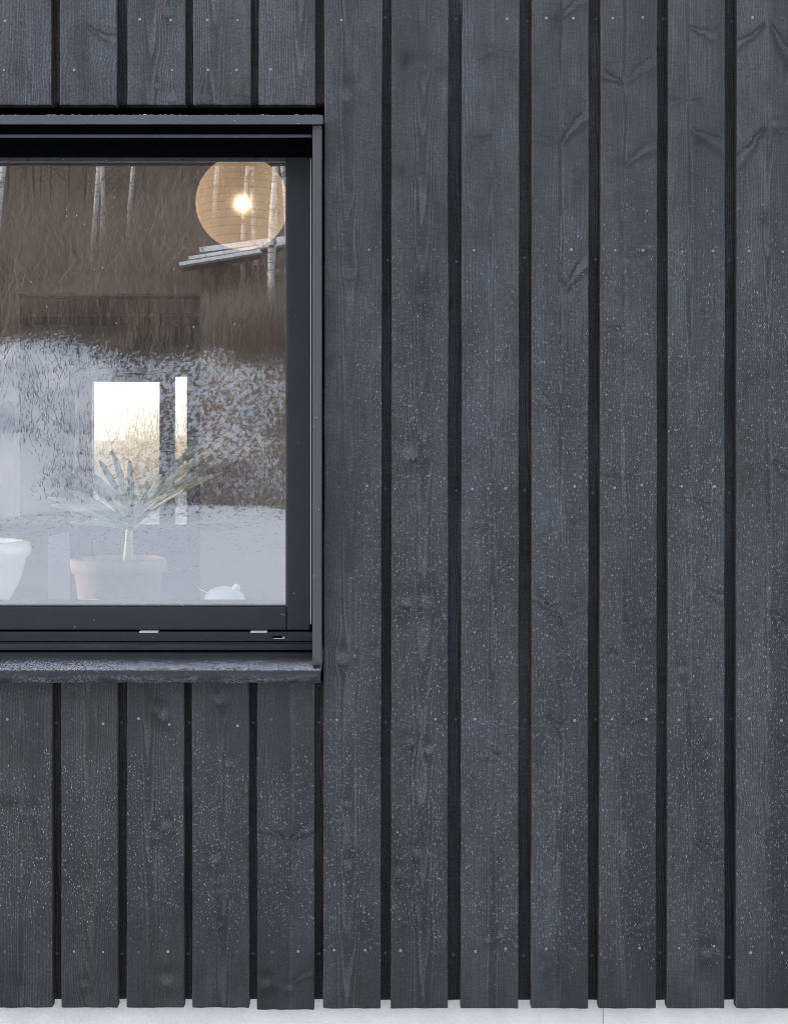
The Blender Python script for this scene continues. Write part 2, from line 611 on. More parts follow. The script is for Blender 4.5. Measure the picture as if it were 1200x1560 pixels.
def make_board(name, xl, xr, xlb, xrb, pt, pb, pith, d0, seed, knots=(), spikes=(), smudges=(), kind='full', brown=0.0, bstripe=None, drift=0.010, endw=0.0, y0=0.0, mat=None, cell=0.0020, parent=None, light=0.0, pithline=False):
    """one sawn board; all in photograph pixels on its front face. Grain, knots and splits go into attributes of a dense front grid."""
    d = y0
    wd = (X(xr, d) - X(xl, d))
    zt, zb = Z(pt, d), Z(pb, d)
    nu = max(6, int(wd / cell))
    nv = max(8, int((zt - zb) / (cell * 1.25)))
    u = np.linspace(0, 1, nu)
    v = np.linspace(0, 1, nv)
    U, V_ = np.meshgrid(u, v, indexing='ij')
    py = pt + (pb - pt) * V_
    tl = (py - 0) / 1560.0
    PXL = xl + (xlb - xl) * tl
    PXR = xr + (xrb - xr) * tl
    PX = PXL + (PXR - PXL) * U
    mm = 1000.0 / S      # millimetres per pixel
    # edges a little wavy
    ew = 0.0006 * n1(py[0] / 90.0, seed + 1) + 0.00025 * n1(py[0] / 17.0, seed + 2)
    ew2 = 0.0006 * n1(py[0] / 80.0, seed + 3) + 0.00025 * n1(py[0] / 15.0, seed + 4)
    xs = (PX - CX) / S * (D + d) / D + ew[None, :] * (1 - U) + ew2[None, :] * U
    zs = ZC + (CY - py) / S * (D + d) / D
    ends = 0.0007 * n1(U * 7, seed + 5) + endw * (U - 0.5)
    zs = zs + ends * np.clip(1 - (1 - V_) * 25, 0, 1) + 0.0005 * n1(U * 9, seed + 6) * np.clip(1 - V_ * 25, 0, 1)
    ys = np.full_like(xs, y0)
    # arris
    for k, dep in ((0, 0.0014), (1, 0.0003)):
        ys[k, :] += dep
        ys[-1 - k, :] += dep
    ys[:, 0] += 0.0008
    ys[:, -1] += 0.0008
    ys += 0.0006 * n2(U * 2.3, V_ * (zt - zb) * 4, seed + 7)
    # ---- grain field
    pxw = PX + 3.0 * n1(py / 160.0, seed + 8) + 1.2 * n1(py / 37.0, seed + 9)
    pyw = py.copy()
    kd = np.full_like(xs, 9.0)
    tone = np.zeros_like(xs)
    crack = np.zeros_like(xs)
    for kn in knots:
        kx, ky, kr = kn[:3]
        st = kn[3] if len(kn) > 3 else 0.0
        dx = PX - kx
        dy = py - ky
        q = (dx / (kr * 1.25)) ** 2 + (dy / (kr * 2.4)) ** 2
        pxw = kx + (pxw - kx) * (1 - 0.92 * np.exp(-q * 0.75)) if d0 > 0.012 else pxw + 0.6 * dx * np.exp(-q)
        irr = 1 + 0.16 * n2(dx / kr * 1.3 + 5, dy / kr * 1.3 + 5, seed + int(kx))
        kk = np.sqrt(dx ** 2 + (dy * 0.92) ** 2) / kr * irr
        kd = np.minimum(kd, kk)
        tone += (0.17 + st) * np.clip(1.15 - kk, 0, 1)
        rim = np.exp(-((kk - 1.05) / 0.13) ** 2) * np.clip((dy / kr) * 0.6 + 0.25, 0, 1)
        crack = np.maximum(crack, 0.6 * rim)
        tone -= 0.20 * np.exp(-((dx / (kr * 1.6)) ** 2 + ((np.abs(dy) - kr * 1.7) / (kr * 1.0)) ** 2))
    for sp in spikes:
        ax, ay, bx, by, wd0, amp = sp[:6]
        L = math.hypot(bx - ax, by - ay)
        tx, ty = (bx - ax) / L, (by - ay) / L
        s = ((PX - ax) * tx + (py - ay) * ty) / L
        c = -(PX - ax) * ty + (py - ay) * tx
        if bx < ax:
            c = -c              # c>0 below the branch
        bow = 0.10 * L * np.sin(np.clip(s, 0, 1) * math.pi) * (0.8 if by < ay else -0.8)
        cc = c + bow * 0.6 + 1.6 * n1(s * 9, seed + int(ay)) + 0.8 * n1(s * 31, seed + int(ay) + 1)
        wid = wd0 * (0.22 + 0.9 * np.clip(s, 0, 1.2))
        on = np.clip(s * 9, 0, 1) * np.clip((1.25 - s) * 6, 0, 1)
        body = np.exp(-(cc / wid) ** 6) * on
        tone += 0.20 * amp * body * (0.7 + 0.3 * np.sin(cc / wid * 4))
        tone -= 0.32 * amp * np.exp(-((cc - 1.5 * wid) / (0.75 * wid)) ** 2) * on
        tone -= 0.12 * amp * np.exp(-((cc + 1.9 * wid) / (1.3 * wid)) ** 2) * on
        ln = n1(s * 7 + 3, seed + int(ax)) * 0.5 + 0.6
        ck = np.exp(-((cc + 0.95 * wid) / 1.8) ** 2) * np.clip(s * 8, 0, 1) * np.clip((1.0 - s) * 5, 0, 1) * np.clip(ln + 0.25, 0, 1)
        ck2 = np.exp(-((cc - 1.0 * wid) / 2.0) ** 2) * np.clip(s * 8, 0, 1) * np.clip((0.9 - s) * 5, 0, 1) * 0.55
        crack = np.maximum(crack, np.clip(np.clip(amp * 1.3, 0, 1.5) * np.maximum(ck, ck2) * (1 + 0.3 * n2(PX / 3.0, py / 3.0, seed + 40)), 0, 1))
        # fibres swing along the branch
        pxw = pxw + 5.0 * amp * np.exp(-(cc / (2.6 * wid)) ** 2) * on * np.sin(cc / wid * 1.2)
    for sm in smudges:
        sx, sy, rx, ry, a = sm[:5]
        tone += a * np.exp(-((PX - sx) / rx) ** 2 - ((py - sy) / ry) ** 2) * (1 + 0.5 * n2(PX / 9, py / 7, seed + 12))
    xm = (pxw - pith) * mm / 1000.0
    dd = d0 + drift * (py - pt) / 1000.0 + 0.0030 * n1(py / 260.0, seed + 10) + 0.0010 * n1(py / 70.0, seed + 11)
    ring = np.sqrt(xm ** 2 + dd ** 2 + 1e-7) + 0.0006 * n2(PX / 14, py / 90, seed + 13)
    if pithline:
        pl = np.exp(-((pxw - pith) / 1.3) ** 2) * np.clip(n1(py / 120, seed + 14) * 0.7 + 0.45, 0, 1)
        crack = np.maximum(crack, 0.5 * pl)
        tone += 0.12 * np.exp(-((pxw - pith - 3.5) / 2.2) ** 2) - 0.13 * np.tanh((pxw - pith) / 3) * (0.35 + n1(py / 330 + 3, seed + 15))  # sheen change across the pith, painted into the tone
    br = np.full_like(xs, brown)
    if bstripe:
        br += bstripe[1] * np.exp(-((PX - bstripe[0]) / 13.0) ** 2) * (0.7 + 0.5 * n1(py / 70, seed + 16))
    # end grain edge worn lighter, arris lighter
    tone += 0.18 * np.exp(-((U - 0.0) / 0.012) ** 2) + 0.12 * np.exp(-((U - 1.0) / 0.012) ** 2) + light
    # the wall's shading put into the tone, darker towards the ground
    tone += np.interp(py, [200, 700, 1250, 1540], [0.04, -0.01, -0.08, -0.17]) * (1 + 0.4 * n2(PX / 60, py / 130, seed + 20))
    fr = frost_map(PX, py, kind)
    # ---- mesh
    idx = np.arange(nu * nv).reshape(nu, nv)
    quads = np.stack([idx[:-1, :-1], idx[:-1, 1:], idx[1:, 1:], idx[1:, :-1]], -1).reshape(-1, 4)
    front = np.stack([xs, ys, zs], -1).reshape(-1, 3)
    loop = np.concatenate([idx[:, 0], idx[-1, 1:], idx[-2::-1, -1], idx[0, -2:0:-1]])
    back = front[loop].copy()
    back[:, 1] = y0 + TH
    nb = len(loop)
    bi = np.arange(nb) + nu * nv
    side = np.stack([loop, np.roll(loop, -1), np.roll(bi, -1), bi], -1)
    verts = np.concatenate([front, back])
    faces = np.concatenate([quads, side])
    me = bpy.data.meshes.new(name)
    me.vertices.add(len(verts))
    me.vertices.foreach_set('co', verts.astype(np.float32).ravel())
    me.loops.add(len(faces) * 4)
    me.loops.foreach_set('vertex_index', faces.astype(np.int32).ravel())
    me.polygons.add(len(faces))
    me.polygons.foreach_set('loop_start', (np.arange(len(faces)) * 4).astype(np.int32))
    me.materials.append(mat or MAT['wood'])
    me.materials.append(MAT['edge'])
    mi = np.zeros(len(faces), np.int32)
    mi[len(quads):] = 1
    me.update(calc_edges=True)
    me.polygons.foreach_set('material_index', mi)
    smf = np.ones(len(faces), bool)
    smf[len(quads):] = False
    me.polygons.foreach_set('use_smooth', smf)
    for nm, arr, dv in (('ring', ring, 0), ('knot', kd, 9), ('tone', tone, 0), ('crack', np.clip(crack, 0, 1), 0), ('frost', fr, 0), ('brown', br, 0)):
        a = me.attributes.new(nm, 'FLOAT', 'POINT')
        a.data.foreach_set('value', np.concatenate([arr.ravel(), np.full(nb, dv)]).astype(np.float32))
    a = me.attributes.new('bid', 'FLOAT', 'POINT')
    a.data.foreach_set('value', np.full(len(verts), (seed % 97) * 0.37, np.float32))
    me.validate()
    return link(bpy.data.objects.new(name, me), parent or house)


BOARDS = []


def B(*a, **k):
    o = make_board('board', *a, **k)
    BOARDS.append(o)
    return o


TOPY, BOTY = -260, 1537
F1 = B(494, 582, 492, 579.5, TOPY, BOTY, 532, 0.036, 101, light=0.03,  kind='beside',
       knots=[(527, 143, 12, -0.05), (532, 415, 11, -0.05), (522, 1002, 12, 0.10), (556, 716, 4), (541, 1000, 5, -0.1), (573, 995, 8, 0.05), (530, 1318, 9, 0.1), (527, 1225, 6)],
       smudges=[(508, 215, 18, 40, -0.16), (575, 620, 9, 60, -0.1), (540, 880, 20, 60, 0.05)])  # the dark spot nearest the side trim is its shade, painted into the tone
F2 = B(596.5, 682.5, 595, 682, TOPY, BOTY, 643, 0.030, 122, brown=0.15, light=-0.05,  drift=0.020,
       knots=[(642, 100, 9, -0.1), (640, 258, 5, -0.2), (641, 455, 9, -0.05), (622, 690, 14, 0.12), (650, 690, 8, 0.05), (618, 918, 12, 0.12), (651, 917, 12, 0.12), (625, 1131, 7, 0.15), (653, 1142, 9, 0.15), (606, 1330, 9, 0.1), (636, 1300, 8, 0.1)],
       smudges=[(618, 84, 10, 12, -0.35), (616, 96, 7, 8, -0.3), (675, 108, 14, 12, -0.28), (607, 262, 16, 14, -0.32), (628, 702, 8, 3, -0.7), (620, 926, 8, 3, -0.75), (672, 1430, 10, 18, 0.25), (655, 300, 40, 60, 0.06)])
F3 = B(704, 791, 701.5, 789, TOPY, BOTY, 749, 0.009, 143, brown=-0.1, light=0.05, 
       knots=[(748, 77, 4, -0.1), (747, 800, 4, 0), (716, 905, 6, 0.1), (748, 1150, 5), (743, 1432, 6, 0.2), (762, 1425, 6, 0.2)],
       spikes=[(749, 80, 727, 96, 3, 0.5), (750, 205, 720, 215, 4, 0.4), (751, 78, 791, 82, 5, 0.3), (748, 800, 705, 812, 4, 0.45), (750, 1148, 765, 1150, 1.5, 0.7), (749, 560, 791, 545, 6, 0.35), (748, 1160, 716, 1150, 6, 0.3)],
       smudges=[(735, 208, 10, 10, -0.2), (735, 240, 8, 16, -0.15)])
F4 = B(810, 896.5, 809, 895.5, TOPY, BOTY, 853, 0.004, 165, light=0.01,  pithline=True,
       spikes=[(853, 222, 899, 170, 9, 1.1), (859, 447, 899, 392, 9, 1.15), (853, 224, 808, 208, 6, 0.35), (858, 955, 812, 905, 5, 0.9), (860, 950, 888, 925, 5, 0.5), (864, 640, 812, 600, 7, 0.6), (866, 640, 898, 622, 6, 0.5), (830, 1089, 857, 1108, 5, 0.9), (866, 800, 892, 782, 4, 0.5), (851, 32, 897, -8, 8, 0.7), (870, 1240, 812, 1200, 6, 0.35)],
       knots=[(841, 800, 4, 0.3), (829, 822, 4, 0.3)],
       smudges=[(848, 30, 8, 16, -0.35), (880, 905, 9, 16, -0.2), (835, 1475, 16, 30, -0.25), (845, 100, 12, 90, -0.08)])
F5 = B(915, 1001, 912, 999, TOPY, BOTY, 949, 0.004, 187, light=-0.04,  pithline=True, brown=0.1,
       spikes=[(949, 130, 914, 110, 6, 1.2), (951, 128, 1002, 92, 10, 0.5), (950, 256, 998, 220, 8, 0.85), (948, 254, 930, 235, 4, 0.3), (948, 390, 1002, 372, 8, 0.55), (946, 731, 918, 717, 4, 0.6), (948, 730, 972, 722, 4, 0.6), (948, 960, 1002, 928, 10, 0.5), (944, 996, 920, 990, 3, 0.7), (948, 498, 914, 500, 4, 0.6), (948, 1110, 1002, 1080, 7, 0.5), (948, 1430, 990, 1405, 8, 0.4)],
       smudges=[(972, 300, 22, 60, -0.12), (985, 870, 14, 30, -0.1), (975, 60, 22, 30, -0.08), (930, 300, 12, 160, 0.07)])
F6 = B(1018, 1104, 1016, 1103, TOPY, BOTY, 1050, 0.005, 208, light=0.00,  pithline=True,
       spikes=[(1046, 38, 1084, 53, 5, 1.0), (1051, 148, 1020, 156, 4, 0.5), (1051, 148, 1070, 153, 2.2, 0.9), (1049, 193, 1106, 222, 9, 0.7), (1055, 756, 1082, 772, 4, 0.6), (1058, 890, 1106, 912, 6, 0.65), (1049, 600, 1018, 612, 6, 0.35), (1050, 415, 1018, 422, 5, 0.3), (1052, 1275, 1100, 1300, 6, 0.6), (1052, 470, 1085, 485, 4, 0.35)],
       knots=[(1040, 1021, 7, 0.35), (1062, 1010, 4, 0.2), (1075, 1150, 8, 0.15), (1076, 1452, 9, 0.25)],
       smudges=[(1063, 215, 12, 14, -0.25), (1032, 130, 16, 60, -0.06), (1060, 20, 30, 16, -0.08)])
F7 = B(1122.5, 1209, 1121, 1208, TOPY, BOTY, 1170, 0.012, 231, light=-0.02, brown=0.12,  pithline=True,
       spikes=[(1168, 32, 1120, 68, 5, 1.3), (1174, 32, 1208, 90, 7, 1.0), (1164, 190, 1121, 247, 7, 1.2), (1176, 190, 1206, 205, 5, 0.5), (1176, 700, 1206, 724, 6, 1.0), (1174, 925, 1196, 958, 6, 0.8), (1170, 560, 1122, 590, 6, 0.35), (1170, 1120, 1206, 1140, 6, 0.5)],
       smudges=[(1164, 332, 8, 12, -0.45), (1158, 120, 10, 60, -0.15), (1182, 300, 10, 16, 0.2), (1168, 205, 8, 24, -0.25)],
       knots=[(1181, 190, 6, 0.1), (1140, 745, 4, 0.2)])
# above the window
UT, UB = -260, 159.5
U1 = B(-9, 77.5, -9, 77.5, UT, UB, 42, 0.010, 255, kind='upper', light=0.18, smudges=[(45, 45, 5, 50, 0.18), (25, 108, 16, 10, -0.12)], knots=[(33, 30, 4)])
U2 = B(91, 177.5, 91, 177.5, UT, UB, 128, 0.006, 276, kind='upper', light=0.18, spikes=[(130, 36, 178, 62, 6, 0.8)], smudges=[(130, 90, 7, 40, -0.3), (122, 120, 5, 40, -0.2)])
U3 = B(194, 282, 194, 282, UT, UB, 232, 0.032, 297, kind='upper', light=0.16, knots=[(256, 16, 10, -0.1), (262, 147, 9, 0.15), (240, 130, 5)], drift=0.03, bstripe=(235, 0.5))
U4 = B(294, 381.5, 294, 381.5, UT, UB, 326, 0.030, 318, kind='upper', light=0.16, knots=[(313, 149, 9, -0.05), (377, 140, 8, -0.1)], drift=0.03, brown=0.15)
U5 = B(394, 480, 394, 480, UT, UB, 457, 0.022, 339, kind='upper', light=0.14, drift=0.035, smudges=[(420, 60, 26, 24, -0.14), (430, 100, 20, 20, -0.10)], brown=0.15)
# below the window
LT = 1041 - 3
L1 = B(-8, 79, -8, 79, LT, 1536, 30, 0.010, 361, light=-0.03, brown=0.2, kind='lower', smudges=[(18, 1222, 24, 8, -0.3), (55, 1240, 12, 8, 0.3), (32, 1390, 12, 14, 0.2), (25, 1492, 14, 10, -0.2), (60, 1070, 14, 14, 0.2)], knots=[(52, 1238, 6, 0.2)])
L2 = B(93, 179, 93, 179, LT, 1536, 137, 0.030, 382, kind='lower', light=-0.06, brown=0.3, bstripe=(138, 0.9), knots=[(111, 1050, 6, -0.1), (101, 1330, 7, 0.2), (170, 1215, 6, 0), (128, 1500, 7, 0.1)], drift=0.028)
L3 = B(193, 280, 193, 280, LT, 1536, 229, 0.030, 403, light=-0.05, kind='lower', brown=0.22, bstripe=(240, 0.8), knots=[(235, 1080, 8, -0.1), (248, 1089, 10, 0.2), (254, 1257, 9, 0.25), (237, 1272, 7, -0.1), (254, 1493, 11, 0.22)], drift=0.024)
L4 = B(292.5, 379, 292.5, 379, LT, 1536, 338, 0.026, 424, kind='lower', light=-0.03, brown=0.1, knots=[(334, 1066, 9, 0.1), (347, 1163, 7, 0.2), (327, 1309, 9, 0.15), (334, 1359, 5, 0.25), (336, 1408, 5, 0.1)], drift=0.02, smudges=[(320, 1480, 6, 40, 0.15)])
L5 = B(391.5, 478.5, 391.5, 478.5, LT, 1539, 441, 0.005, 445, kind='lower', light=-0.07, pithline=True, brown=0.1, spikes=[(443, 1283, 482, 1256, 8, 0.8), (438, 1283, 400, 1262, 4, 0.7), (445, 1500, 482, 1478, 7, 0.6)], knots=[(405, 1498, 9, 0.1), (441, 1505, 6, 0.2), (441, 1360, 4)], smudges=[(415, 1508, 8, 5, -0.4)])
for o, t_ in ((F2, 'board with arched grain and round knots'), (L2, 'board with a brown stripe down its middle'), (F7, 'board with a feathered branch scar')):
    o['label'] = t_

# recessed boards showing in the gaps
gaps_full = [(582, 596.5, 580, 595), (682.5, 704, 682, 701.5), (791, 810, 789, 809), (896.5, 915, 895.5, 912), (1001, 1018, 999, 1016), (1104, 1122.5, 1103, 1121)]
GAPB = []
for i, (a, b, c, e) in enumerate(gaps_full):
    m0, m1 = (a + b) / 2, (c + e) / 2
    o = make_board('recessed_board', m0 - 40, m0 + 40, m1 - 40, m1 + 40, TOPY, 1524, m0 + 12, 0.02, 501 + 19 * i, kind='upper', y0=Y1, mat=MAT['wood_back'], cell=0.006,
                   knots=[(m0 + 3, 640 + 97 * i % 400, 5)], light=-0.06)
    GAPB.append((o, m0, m1))
SHORT_GAPS = []
gaps_u = [(77.5, 91), (177.5, 194), (282, 294), (381.5, 394), (480, 494)]
gaps_l = [(79, 93), (179, 193), (280, 292.5), (379, 391.5), (478.5, 492)]
for i, (a, b) in enumerate(gaps_u):
    m0 = (a + b) / 2
    hw = 40 if i < 4 else 22
    o = make_board('recessed_board', m0 - 40, m0 + hw, m0 - 40, m0 + hw, UT, 159, m0 + 9, 0.02, 701 + 17 * i, kind='upper', y0=Y1, mat=MAT['wood_back'], cell=0.006, light=-0.06)
    SHORT_GAPS.append(o)
for i, (a, b) in enumerate(gaps_l):
    m0 = (a + b) / 2
    hw = 40 if i < 4 else 22
    o = make_board('recessed_board', m0 - 40, m0 + hw, m0 - 40, m0 + hw, LT, 1523, m0 + 9, 0.02, 801 + 17 * i, kind='upper', y0=Y1, mat=MAT['wood_back'], cell=0.006, light=-0.06)
    SHORT_GAPS.append(o)
# the same cladding carries on to both sides of what the photograph shows
for k in range(1, 4):
    for src in (F2, GAPB[1][0]):
        c = src.copy()
        COL.objects.link(c)
        c.parent = house
        c.location.x += (1123 - 596.5 + 105 * k - (0 if src is F2 else 0)) / S if src is F2 else (1113 - 693 + 105 * k) / S

LEFT = [U1, U2, U3, U4, U5, L1, L2, L3, L4, L5] + SHORT_GAPS
for src in LEFT:
    c = src.copy()
    COL.objects.link(c)
    c.parent = house
    c.location.x -= 504 / S
    if 'label' in c:
        del c['label']

# ------------------------------------------------------------------ screws
def screw_mesh(name, mat):
    bm = bmesh.new()
    seg = 14
    prof = [(0.0031, 0.0004), (0.0031, -0.0005), (0.0026, -0.0010), (0.0011, -0.0010), (0.0009, -0.0004)]
    rings = []
    for r, y in prof:
        rings.append([bm.verts.new((r * math.cos(2 * math.pi * i / seg), y, r * math.sin(2 * math.pi * i / seg))) for i in range(seg)])
    for a, b in zip(rings, rings[1:]):
        for i in range(seg):
            bm.faces.new((a[i], a[(i + 1) % seg], b[(i + 1) % seg], b[i]))
    bm.faces.new(rings[-1])
    me = bpy.data.meshes.new(name)
    bmesh.ops.recalc_face_normals(bm, faces=bm.faces[:])
    bm.to_mesh(me)
    bm.free()
    me.materials.append(mat)
    me.materials.append(MAT['dark'])
    me.polygons.foreach_set('use_smooth', [False] * len(me.polygons))
    return me


SCR = [screw_mesh('screw', MAT['screw']), screw_mesh('screw', MAT['screw_dark'])]


def put_screw(board, px, py, y=0.0, dark=None):
    o = bpy.data.objects.new('screw', SCR[1 if (random.random() < 0.45 if dark is None else dark) else 0])
    COL.objects.link(o)
    o.parent = board
    o.location = (X(px, y), y - 0.0002 + random.uniform(-0.0002, 0.0004), Z(py, y))
    o.rotation_euler = (random.uniform(-0.06, 0.06), random.uniform(0, 6), random.uniform(-0.06, 0.06))
    s = random.uniform(0.75, 1.02)
    o.scale = (s, s, s)


full_pos = {
    0: [(520, 30), (560, 31), (509, 377), (562, 380), (515, 742), (559, 740), (513, 1097), (560, 1099), (509, 1448), (556, 1448)],
    1: [(625, 26), (660, 26), (614, 381), (661, 380), (612, 742), (660, 740), (612, 1097), (663, 1096), (610, 1449), (658, 1450)],
    2: [(722, 28), (772, 28), (722, 381), (767, 381), (719, 745), (770, 744), (723, 1096), (767, 1103), (724, 1450), (770, 1446)],
    3: [(832, 27), (873, 27), (827, 382), (870, 380), (832, 742), (875, 741), (829, 1097), (875, 1098), (832, 1446), (876, 1446)],
    4: [(933, 27), (979, 26), (937, 381), (979, 381), (936, 743), (977, 739), (932, 1096), (984, 1096), (930, 1446), (974, 1445)],
    5: [(1035, 26), (1084, 26), (1039, 383), (1086, 382), (1038, 741), (1088, 741), (1034, 1097), (1082, 1096), (1034, 1445), (1087, 1442)],
    6: [(1146, 26), (1191, 27), (1141, 382), (1192, 383), (1145, 745), (1192, 741), (1141, 1095), (1190, 1098), (1143, 1452), (1191, 1452)],
}
for k, bd in enumerate((F1, F2, F3, F4, F5, F6, F7)):
    for p in full_pos[k]:
        put_screw(bd, *p)
up_pos = [[(8, 31), (57, 31), (6, 106), (60, 107)], [(113, 30), (157, 31), (113, 106), (156, 108)], [(213, 29), (260, 30), (212, 106), (262, 106)],
          [(316, 30), (362, 30), (317, 106), (360, 106)], [(414, 31), (460, 30), (412, 105), (466, 106)]]
lo_pos = [[(11, 1096), (57, 1103), (7, 1450), (59, 1450)], [(110, 1095), (157, 1103), (113, 1450), (157, 1451)], [(211, 1095), (258, 1104), (211, 1451), (256, 1450)],
          [(309, 1095), (362, 1106), (309, 1450), (361, 1450)], [(413, 1096), (453, 1103), (414, 1451), (454, 1450)]]
for bd, ps in zip((U1, U2, U3, U4, U5), up_pos):
    for p in ps:
        put_screw(bd, *p)
for bd, ps in zip((L1, L2, L3, L4, L5), lo_pos):
    for p in ps:
        put_screw(bd, *p)
# the screws deep in the gaps: past a hundred, so one part
bm = bmesh.new()
for (o, m0, m1) in GAPB:
    for py in (28, 394, 748, 1098, 1456):
        m = m0 + (m1 - m0) * py / 1560
        t_ = bmesh.new()
        t_.from_mesh(SCR[1])
        bmesh.ops.translate(t_, verts=t_.verts[:], vec=(X(m + random.uniform(-3, 3), Y1), Y1 - 0.0002, Z(py + random.uniform(-5, 5), Y1)))
        me_ = bpy.data.meshes.new('t')
        t_.to_mesh(me_)
        t_.free()
        bm.from_mesh(me_)
for (a, b) in gaps_l:
    m = (a + b) / 2
    for py in (1101, 1453):
        t_ = bmesh.new()
        t_.from_mesh(SCR[1])
        bmesh.ops.translate(t_, verts=t_.verts[:], vec=(X(m + random.uniform(-2, 2), Y1), Y1 - 0.0002, Z(py, Y1)))
        me_ = bpy.data.meshes.new('t')
        t_.to_mesh(me_)
        t_.free()
        bm.from_mesh(me_)
o = bm_obj('screw', bm, [MAT['screw_dark'], MAT['dark']], house)
o['kind'] = 'stuff'

# ------------------------------------------------------------------ wall body, plinth, window
WXL, WXR = X(-560, 0.15), X(480, 0.15)            # clear opening
HX0, HX1, HY1, HTOP = -9.0, 3.2, 8.25, 4.6
ZF = 0.55                                          # floor level
oz0, oz1 = Z(985, 0.12), Z(172, 0.06)              # opening below / above
bm = bmesh.new()
YB0, YB1 = 0.058, 0.30
bm_box(bm, HX0, WXL, YB0, YB1, 0.36, HTOP)
bm_box(bm, WXR, HX1, YB0, YB1, 0.36, HTOP)
bm_box(bm, WXL, WXR, YB0, YB1, 0.36, oz0)
bm_box(bm, WXL, WXR, YB0, YB1, oz1, HTOP)
bm_obj('wall', bm, MAT['dark'], house)
# plinth
bm = bmesh.new()
bm_box(bm, HX0, HX1, 0.050, 0.32, -0.3, 0.3575)
bm_obj('plinth', bm, MAT['plaster'], house)
box('plinth_foot', HX0, HX1, 0.047, 0.052, 0.3577, 0.372, MAT['dark'], house)

# other outer walls, roof, inner faces
DX0, DX1 = T(118, 0, 10.6).x, T(286, 0, 10.6).x    # door opening in the far wall
DZ1 = T(0, 568, 10.6).z
bm = bmesh.new()
yf0, yf1 = 7.95, 8.25
bm_box(bm, HX0, DX0, yf0, yf1, -0.3, HTOP)
bm_box(bm, DX1, HX1, yf0, yf1, -0.3, HTOP)
bm_box(bm, DX0, DX1, yf0, yf1, DZ1, HTOP)
bm_box(bm, DX0, DX1, yf0, yf1, -0.3, ZF)
for xa, xb in ((HX0, HX0 + 0.25), (HX1 - 0.25, HX1)):      # gable walls, each with a wide unseen opening added to brighten the room
    bm_box(bm, xa, xb, 0.32, 0.9, -0.3, HTOP)
    bm_box(bm, xa, xb, 4.9, yf0, -0.3, HTOP)
    bm_box(bm, xa, xb, 0.9, 4.9, -0.3, 0.75)
    bm_box(bm, xa, xb, 0.9, 4.9, 3.1, HTOP)
bm_obj('rear_wall', bm, MAT['inwall'], house)
box('floor', HX0 + 0.25, HX1 - 0.25, 0.32, yf0, ZF - 0.2, ZF, MAT['floor'], house)
CEIL = 3.42
box('ceiling', HX0 + 0.25, HX1 - 0.25, 0.302, yf0, CEIL, CEIL + 0.2, MAT['ceil'], house)
# partition with the opening to the hall
ox0, ox1 = T(22, 0, 7.65).x, T(305, 0, 7.65).x
oz = T(0, 447, 7.65).z
bm = bmesh.new()
bm_box(bm, HX0 + 0.25, ox0, 5.0, 5.12, ZF, CEIL)
bm_box(bm, ox1, HX1 - 0.25, 5.0, 5.12, ZF, CEIL)
bm_box(bm, ox0, ox1, 5.0, 5.12, oz, CEIL)
bm_box(bm, ox0 - 2.0, ox0 - 1.9, 5.12, yf0, ZF, CEIL)
bm_box(bm, ox1 + 0.25, ox1 + 0.35, 5.12, yf0, ZF, CEIL)
MAT['parti'] = plain('brown grey panelling', (0.40, 0.35, 0.31), 0.7, 0.1, 3)
bm_obj('partition', bm, MAT['parti'], house)
box('hall_ceiling', ox0 - 1.9, ox1 + 0.25, 5.121, yf0, oz + 0.12, oz + 0.2, MAT['cabinet'], house)
box('hall_beam', ox0 - 1.9, ox1 + 0.25, 6.2, 6.4, oz + 0.02, oz + 0.119, MAT['inwall'], house)
bm = bmesh.new()
bmesh.ops.create_cube(bm, size=1)
for v in bm.verts:
    v.co = Vector((HX0 - 0.2 if v.co.x < 0 else HX1 + 0.2, -0.02 if v.co.y < 0 else HY1 + 0.3, HTOP + 0.01 if v.co.z < 0 else (HTOP + 0.25 if v.co.y < 0 else HTOP + 2.4)))
for v in bm.verts:
    if v.co.z > HTOP + 1:
        v.co.z = HTOP + 1.6
bm_obj('roof', bm, MAT['roof'], house)

# the glazed back door and its side light
bm = bmesh.new()
yd0, yd1 = 7.99, 8.07
def dpx(a, b, z0, z1, y0=yd0, y1=yd1):
    bm_box(bm, T(a, 0, 10.64).x, T(b, 0, 10.64).x, y0, y1, z0, z1)
ztop = T(0, 581, 10.64).z
dpx(119, 140, ZF, DZ1 - 0.003)
dpx(243, 265, ZF, DZ1 - 0.003)
dpx(284.5, 286, ZF, DZ1 - 0.003)
dpx(140, 243, ztop, DZ1 - 0.003)
dpx(140, 243, ZF, ZF + 0.40)
dpx(265, 284.5, T(0, 573, 10.64).z, DZ1 - 0.003)
dpx(265, 284.5, ZF, ZF + 0.40)
door = bm_obj('back_door', bm, MAT['cabinet'], house)
bm = bmesh.new()
a0, a1 = T(112, 0, 10.55).x, T(118.5, 0, 10.55).x
bm_box(bm, a0, a1, 7.80, 7.949, ZF, DZ1 + 0.05)
bm_box(bm, a1, T(287, 0, 10.55).x, 7.84, 7.949, DZ1, DZ1 + 0.03)
bm_box(bm, T(138.5, 0, 10.6).x, T(139.6, 0, 10.6).x, 7.96, 7.985, ZF, ztop)
bm_obj('architrave', bm, MAT['doorframe'], door)
